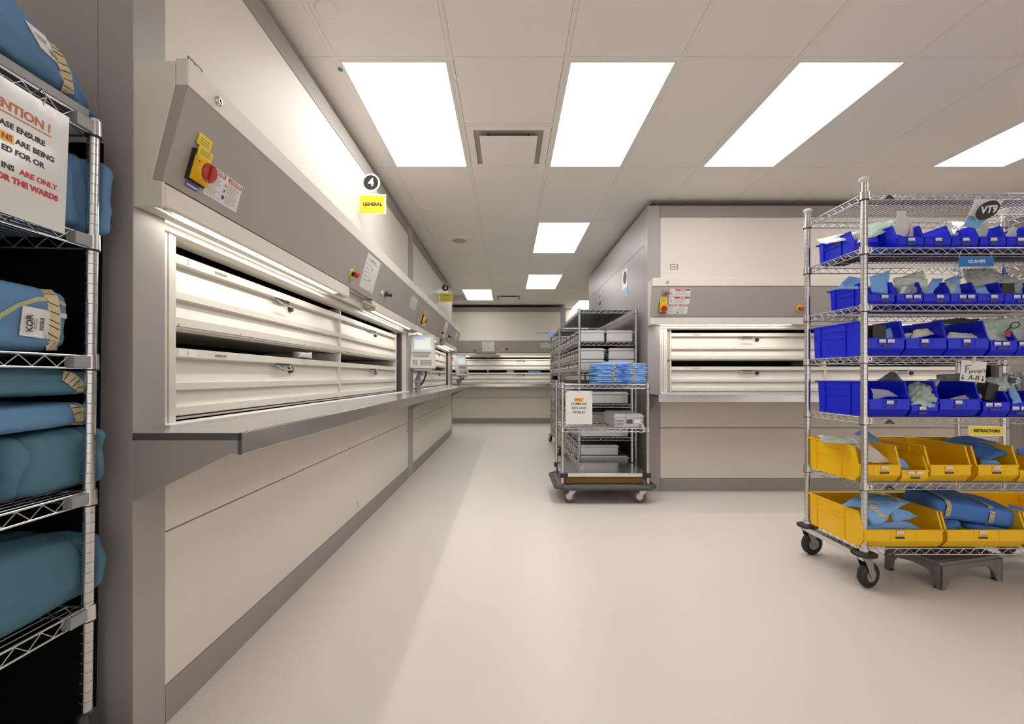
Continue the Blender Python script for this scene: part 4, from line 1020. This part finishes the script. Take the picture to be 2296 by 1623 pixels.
pts = [(.0,-.05,.140),(cw,-.05,.140),(cw+.055,0,.140),(cw+.055,cd,.140),(cw,cd+.055,.140),(0,cd+.055,.140),(-.055,cd,.140),(-.055,0,.140),(.0,-.05,.140)]
b.path(pts, .020, 'rubber', 12)
for p in pts: b.lathe((p[0], p[1], p[2]-.020), (0,0,1), [(.006,0),(.0155,.008),(.020,.02),(.0155,.032),(.006,.04)], 'rubber', 14)
b.build('dolly_bumper', cart)
for (x, y) in ((.09, .03), (cw-.04, .03), (.09, cd-.03), (cw-.09, cd-.03)): caster(cart, x, y-.03, .128, .056, R(90-20) if x < .3 else R(80), 'wheelgrey', False, 'capwhite')
o = MB().box(.03, cw-.03, .03, cd-.03, .158, .215, 'cardboard').build('cardboard_box', bevel=.003); o.location = (CX0, CY0, 0); tag(o, 'flat brown cardboard box between the cart tray and dolly', 'box')
# white button on tray
o = MB().lathe((0,0,0), (0,0,1), [(.011,0),(.011,.006),(.007,.010)], 'white', 16).build('white_stopper'); o.location = (CX0+.20, CY0+.22, .2525); tag(o, 'small white round stopper on the steel tray', 'stopper')
# folded blue wraps on top
for i in range(11):
    z = 1.0145 + i*.0163; r_ = random.Random(i+40)
    def wp(v, s=i): 
        e_ = max(0, -v.x/.225); c_ = max(0, 1-abs(v.x-.02)/.06)
        top = .026*(1-(v.x/.225)**2)*(v.y+.17)/.34 if s == 10 and v.z > 0 else 0
        return Vector((v.x + .012*math.sin(s*2.1)*e_**4, v.y - .003*math.sin(v.x*60+s*1.7), v.z*(1+.10*math.sin(v.x*45+s*2.3)) - .006*e_**3 + .003*math.sin(v.x*20) - .004*c_ + top))
    o = soft_mb(.225, .17, .0078, 10, i+3, 'wrap', .0026, 14., sub=26, warp=wp).build('folded_wrap', recalc=False); weld(o)
    o.location = (CX0+.510+r_.uniform(-.01,.01), CY0+.19+r_.uniform(-.008,.008), z+.008); o.rotation_euler = (0, 0, R(r_.uniform(-2, 2)))
    lab = 'topmost folded blue wrap on the cart stack' if i == 10 else ('lowest folded blue wrap on the cart stack' if i == 0 else 'folded blue wrap inside the stack on the cart')
    tag(o, lab, 'folded wrap', 'stack of folded blue wraps on the cart')
    for tx in (-.065, .105):
        tx += r_.uniform(-.012, .012)
        if i == 10: tape_strip([(tx, -.10, .0115), (tx, -.155, .011), (tx, -.1725, .004), (tx, -.1725, -.006)], (1,0,.2), .024, o)
        else: tape_strip([(tx, -.1735, .0065), (tx, -.1745, 0), (tx, -.1735, -.0065)], (1,0,.3), .024, o)
    f = MB(); fx = .02+r_.uniform(-.02, .02); f.add([(fx-.045, -.172, .007), (fx+.045, -.172, .007), (fx+r_.uniform(-.01,.01), -.190, -.009)], [(0,1,2),(2,1,0)], 'wrap'); f.build('corner_flap', o, recalc=False)
# sign and container on the cart
a = P(1268, 876, 3.735); b_ = P(1328, 951, 3.735)
t = T('paper_sign', 'white sheet reading ONLY HOMELESS SETS AND SINGLES hung on the cart', 'sign', ((a.x+b_.x)/2, 3.735, (a.z+b_.z)/2)); hw = (b_.x-a.x)/2; hh = (a.z-b_.z)/2
MB().box(-hw, hw, 0, .001, -hh, hh, 'gloss_paper').build('sheet', t)
m = MB().box(-.034, .034, -.0006, 0, .048, .082, 'yellow'); m.text('ONLY', .030, 'redink', Matrix.Translation((0,-.001,.065)) @ FRONT, .0006)
for i, s in enumerate(('HOMELESS', 'SETS AND', 'SINGLES')): m.text(s, .028, 'ink', Matrix.Translation((0,-.0006,.030-i*.035)) @ FRONT, .00035)
m.build('lettering', t)
m = MB(); [m.lathe((x, -.001, hh-.008), (0,-1,0), [(.004,0),(.004,.002)], 'ink', 8) for x in (-hw+.01, 0, hw-.01)]; m.build('pins', t)
t = container(.90, 1.165, 3.775, 4.18, .642, .115, 'aluminium container with a front latch on the cart middle shelf', None, False, True)
m = MB().box(.175, .235, -.004, -.002, .03, .065, 'white').box(.18, .225, -.0045, -.004, .034, .04, 'skyblue'); m.build('paper_tag', t)
m = MB(); q = [(0,0,0),(.045,-.012,-.02),(.055,-.03,-.06),(0,-.02,-.055)]; m.add([(0,0,.05),(.02,0,.05),(.035,-.018,-.01),(.01,-.018,-.01)], [(0,1,2,3),(3,2,1,0)], 'white')
m.add([(-.03,-.012,-.0),(.055,-.012,-.01),(.045,-.035,-.045),(-.045,-.035,-.035)], [(0,1,2,3),(3,2,1,0)], 'paper').__class__ if False else None
m.box(-.02, .0, -.036, -.034, -.03, -.022, 'inkgrey'); o = m.build('hanging_tag', recalc=False); o.location = P(1437, 962, 3.745); tag(o, 'creased white tag hanging from the cart shelf edge', 'tag')

# instruments lying in the open trays
o = pouch([(655,790),(700,789),(701,803),(657,802)], 2.45, 'paper', 'small pale instrument pack in the lower tray of the near left machine', 'pack', 'instrument_pack', .012, .004)
pouch([(1136,829),(1152,829),(1153,837),(1136,837)], 10.35, 'paper', 'small pale pack in the lower tray of the far machine', 'pack', 'instrument_pack', .02, .004)
pouch([(1184,829),(1212,831),(1213,837),(1184,837)], 10.35, 'wrap', 'small blue pack in the lower tray of the far machine', 'pack', 'instrument_pack', .02, .004)

# ------------------------------------------------------------ left foreground rack with linen packs
made = set(bpy.data.objects)
LXF, LYE = -1.072, 1.13
lr = T('wire_shelving_rack', 'chrome wire rack of blue linen packs in the left foreground', 'shelving rack', (LXF, LYE, 0))
ZL = [1.728, 1.437, 1.131, .785, .489]
fb = None
for z in ZL:
    if fb is None: fb = wire_shelf(.46, 1.1, .0254, 2).xf(Matrix.Rotation(R(0), 4, 'Z')).build('shelf', lr, recalc=False); o = fb
    else: o = fb.copy(); COL.objects.link(o)
    o.location = (-.46, -1.1, z)
for (x, y) in ((0,0), (-.46,0), (0,-1.1), (-.46,-1.1)):
    b = post(1.735, .0125, z0=.215)
    for z in ZL: collar(b, 0, 0, z, .0175)
    for z in ZL: b.box(-.012, .012, -.055, -.012, z-.033, z-.004, 'terminalgrey')
    p = b.build('post', lr); p.location = (x, y, 0)
    MB().lathe((0,0,.06), (0,0,1), [(.05,0),(.05,.02),(.035,.03),(.020,.155),(.014,.160)], 'black', 20).box(-.055,.055,-.05,.05,0,.06,'black').build('foot', p)
b = MB().box(-.45, -.0, 0, .008, .02, 1.715, 'blackcloth').box(-.47, -.46, -1.16, .008, .02, 1.70, 'blackcloth').box(-.45, -.0, -1.1, .0, .012, .02, 'blackcloth'); b.xf(Matrix.Translation((-.05, .075, 0))).build('cloth_cover', lr, 0, 'black cloth cover')
def bundle(loc, hx, hy, hz, m, seed, lab, rot=(0,0,0), e=4.5, amp=.008, warp=None, wr=(1,.35,1), gr=True):
    w0 = warp
    def warp(v):
        if w0: v = w0(v)
        k = max(0, min(1, (loc[1]+v.y-1.146)/.014))
        if k and v.x > 0: v = Vector((v.x+.024*k*k*(3-2*k)*min(1, v.x/(hx*.7)), v.y, v.z))
        return v
    o = soft_mb(hx, hy, hz, e, seed, m, amp, 13., sub=64, warp=warp, wr=wr, grooves=((hy-.06, .010, .05), (-hy+.035, .012, .05)) if gr else ()).build('linen_pack', recalc=False); weld(o); o.location = loc; o.rotation_euler = rot; tag(o, lab, 'linen pack'); return o
# top shelf: folded grey liner, big drooping pack
o = MB().box(-.43, .0, -.62, .0, 0, .026, 'terminalgrey').build('shelf_liner', bevel=.004); o.location = (LXF-.005, 1.125, 1.731); tag(o, 'grey folded liner on the top shelf of the linen rack', 'liner')
def droop(v):
    k = max(0, min(1, (v.y+.1)/.40)); f = 1-.88*k**1.7
    return Vector((v.x, v.y, (v.z+.075)*f-.075 - .022*k**3))
o = bundle((LXF-.215, .88, 1.845), .23, .315, .085, 'linen', 1, 'large blue linen pack lying on the top shelf of the left rack', (0,0,0), 3.6, .008, droop)
def surf_tape(o, pts, w_, wd, m='tape', name='tape_strip', stripes=True):
    return tape_strip([Vector(p)-o.location for p in pts], wd, w_, o, name=name, m=m, stripes=stripes)
conform_tape(o, [(92,80), (112,108), (132,148), (144,182), (142,208)], .024)
conform_card(o, [(42,42), (98,88), (128,150), (80,106)], 'paper', 'paper_label', [(.2, .7, .3, .36, 'inkgrey'), (.2, .6, .45, .5, 'inkgrey'), (.6, .95, .6, .85, 'inkgrey')])
bundle((LXF-.205, .93, 1.555), .185, .145, .105, 'linen', 2, 'blue linen pack behind the laminated sign, left one', e=6)
bundle((LXF-.203, 1.135, 1.548), .185, .064, .102, 'linen', 3, 'blue linen pack at the end of the second shelf, beside the post', e=7)
o = bundle((LXF-.143, .925, 1.212), .125, .185, .076, 'linen', 4, 'blue linen pack with barcode label on the third shelf', e=7, amp=.006)
xf = LXF+.012
def at(px, py, X=xf): Y = X*F/(px-VX); return Vector((X, Y, CAMZ+(VY-py)*Y/F))
conform_tape(o, [(-40,742), (0,706), (38,684), (80,671), (118,671), (142,684), (152,705), (158,735), (166,758), (190,768)], .010, 'ribbon', 'ribbon', False)
marks = [(.42+.0, .58, .30+i*.045, .325+i*.045, 'ink') for i in range(10)] + [(.24+i*.05, .255+i*.05, .35, .75, 'inkgrey') for i in range(3)] + [(.76, .96, .80, .87, 'green')]
_, lp = conform_card(o, [(46,684), (144,704), (142,766), (38,752)], 'paper', 'barcode_label', marks, lift=.0034)
c0 = lp(.15, .55, .0060)
if c0 is not None: MB().text('KOR', .019, 'ink', Matrix.Translation(c0) @ Matrix(((0,0,1,0),(1,0,0,0),(0,1,0,0),(0,0,0,1))) @ Matrix.Rotation(R(90), 4, 'Z'), .0003).build('lettering', o)
conform_tape(o, [(92,650), (108,668), (114,705), (114,745), (108,782)], .030, lift=.005)
bundle((LXF-.365, .90, 1.25), .09, .17, .11, 'linen', 14, 'dark blue linen pack farther in on the third shelf', e=5)
bundle((LXF-.208, .980, 1.058), .19, .220, .035, 'linenteal', 5, 'flat teal linen pack on top of the fourth shelf pile', e=5)
bundle((LXF-.208, .965, .980), .19, .230, .034, 'linen', 6, 'flat blue linen pack, middle of the fourth shelf pile', e=5)
bundle((LXF-.208, 1.080, .865), .19, .118, .077, 'linenteal', 7, 'thick teal linen pack at the base of the fourth shelf pile', e=7)
bundle((LXF-.208, .860, .862), .19, .096, .074, 'linen', 8, 'blue linen pack at the left photo edge on the fourth shelf', e=5.5)
for (lx, ly, lz, hh_) in ((1.075, 1.085, 1.085, .06), (1.07, 1.10, 1.012, .06)):
    pass
oo = bpy.data.objects
def find(lab): return next(o for o in bpy.data.objects if o.get('label') == lab)
o = find('flat teal linen pack on top of the fourth shelf pile'); conform_tape(o, [(140,842), (160,850), (176,864), (180,880)], .030)
o = find('flat blue linen pack, middle of the fourth shelf pile'); conform_tape(o, [(168,908), (176,922), (177,942), (168,960)], .030)
def slump(v): return Vector((v.x, v.y, v.z*(1-.10*max(0, v.y/.12))))
bundle((LXF-.143, 1.040, .585), .125, .158, .092, 'linenteal', 9, 'large teal blue linen pack on the lowest shelf of the left rack', e=7, warp=slump)
bundle((LXF-.208, .780, .575), .19, .096, .082, 'linenteal', 10, 'teal linen pack at the left photo edge on the lowest shelf', e=5)
bundle((LXF-.365, 1.00, .585), .09, .17, .09, 'linen', 12, 'dark blue linen pack behind the large teal one on the lowest shelf', e=5)
# laminated sign
t = T('laminated_sign', 'laminated white notice reading ATTENTION hung on the linen rack', 'sign', (LXF+.030, .915, 1.55))
t.rotation_euler = (R(-1.5), 0, 0)
MB().box(0, .0012, -.17, .118, -.138, .138, 'gloss_paper').build('sheet', t)
YZ = Matrix(((0,0,1,0),(1,0,0,0),(0,1,0,0),(0,0,0,1)))
m = MB()
def ln(s, z, size, mt, yr, b=.0006): m.text(s, size, mt, Matrix.Translation((.0014, yr, z)) @ YZ, b, align='RIGHT')
ln('ATTENTION !', .085, .026, 'rust', .078, .0009); m.box(.0012, .0018, -.17, .079, .068, .0705, 'rust')
ln('PLEASE ENSURE', .046, .0162, 'ink', .067); m.box(.0012, .0014, -.035, .006, .010, .030, 'yellow'); ln('NS', .020, .0162, 'redink', .003); ln('ARE BEING', .020, .0162, 'ink', .088)
ln('ED FOR OR', -.004, .0162, 'ink', .067)
ln('INS', -.040, .0162, 'ink', .009); ln('ARE ONLY', -.040, .0162, 'redink', .096); ln('FOR THE WARDS', -.064, .0166, 'redink', .099, .001)
m.build('lettering', t)
m = MB().path([(0,.06,.13),(.006,.062,.15),(.0,.058,.165),(-.02,.06,.16)], .0015, 'chrome', 5).build('wire_hook', t)
# the whole left rack leans slightly
bpy.context.view_layer.update()
piv = Matrix.Translation((LXF, 0, CAMZ)); LEAN = piv @ Matrix.Rotation(R(.75), 4, 'Y') @ piv.inverted()
for o in list(bpy.data.objects):
    if o not in made and o.parent is None: o.matrix_world = LEAN @ o.matrix_world

# ------------------------------------------------------------ clean up unused prototypes and scene settings
scene.render.film_transparent = False
cy = scene.cycles
cy.use_denoising = True; cy.max_bounces = 8; cy.diffuse_bounces = 5; cy.glossy_bounces = 4; cy.transparent_max_bounces = 16
cy.sample_clamp_indirect = 6.0; cy.caustics_reflective = False; cy.caustics_refractive = False
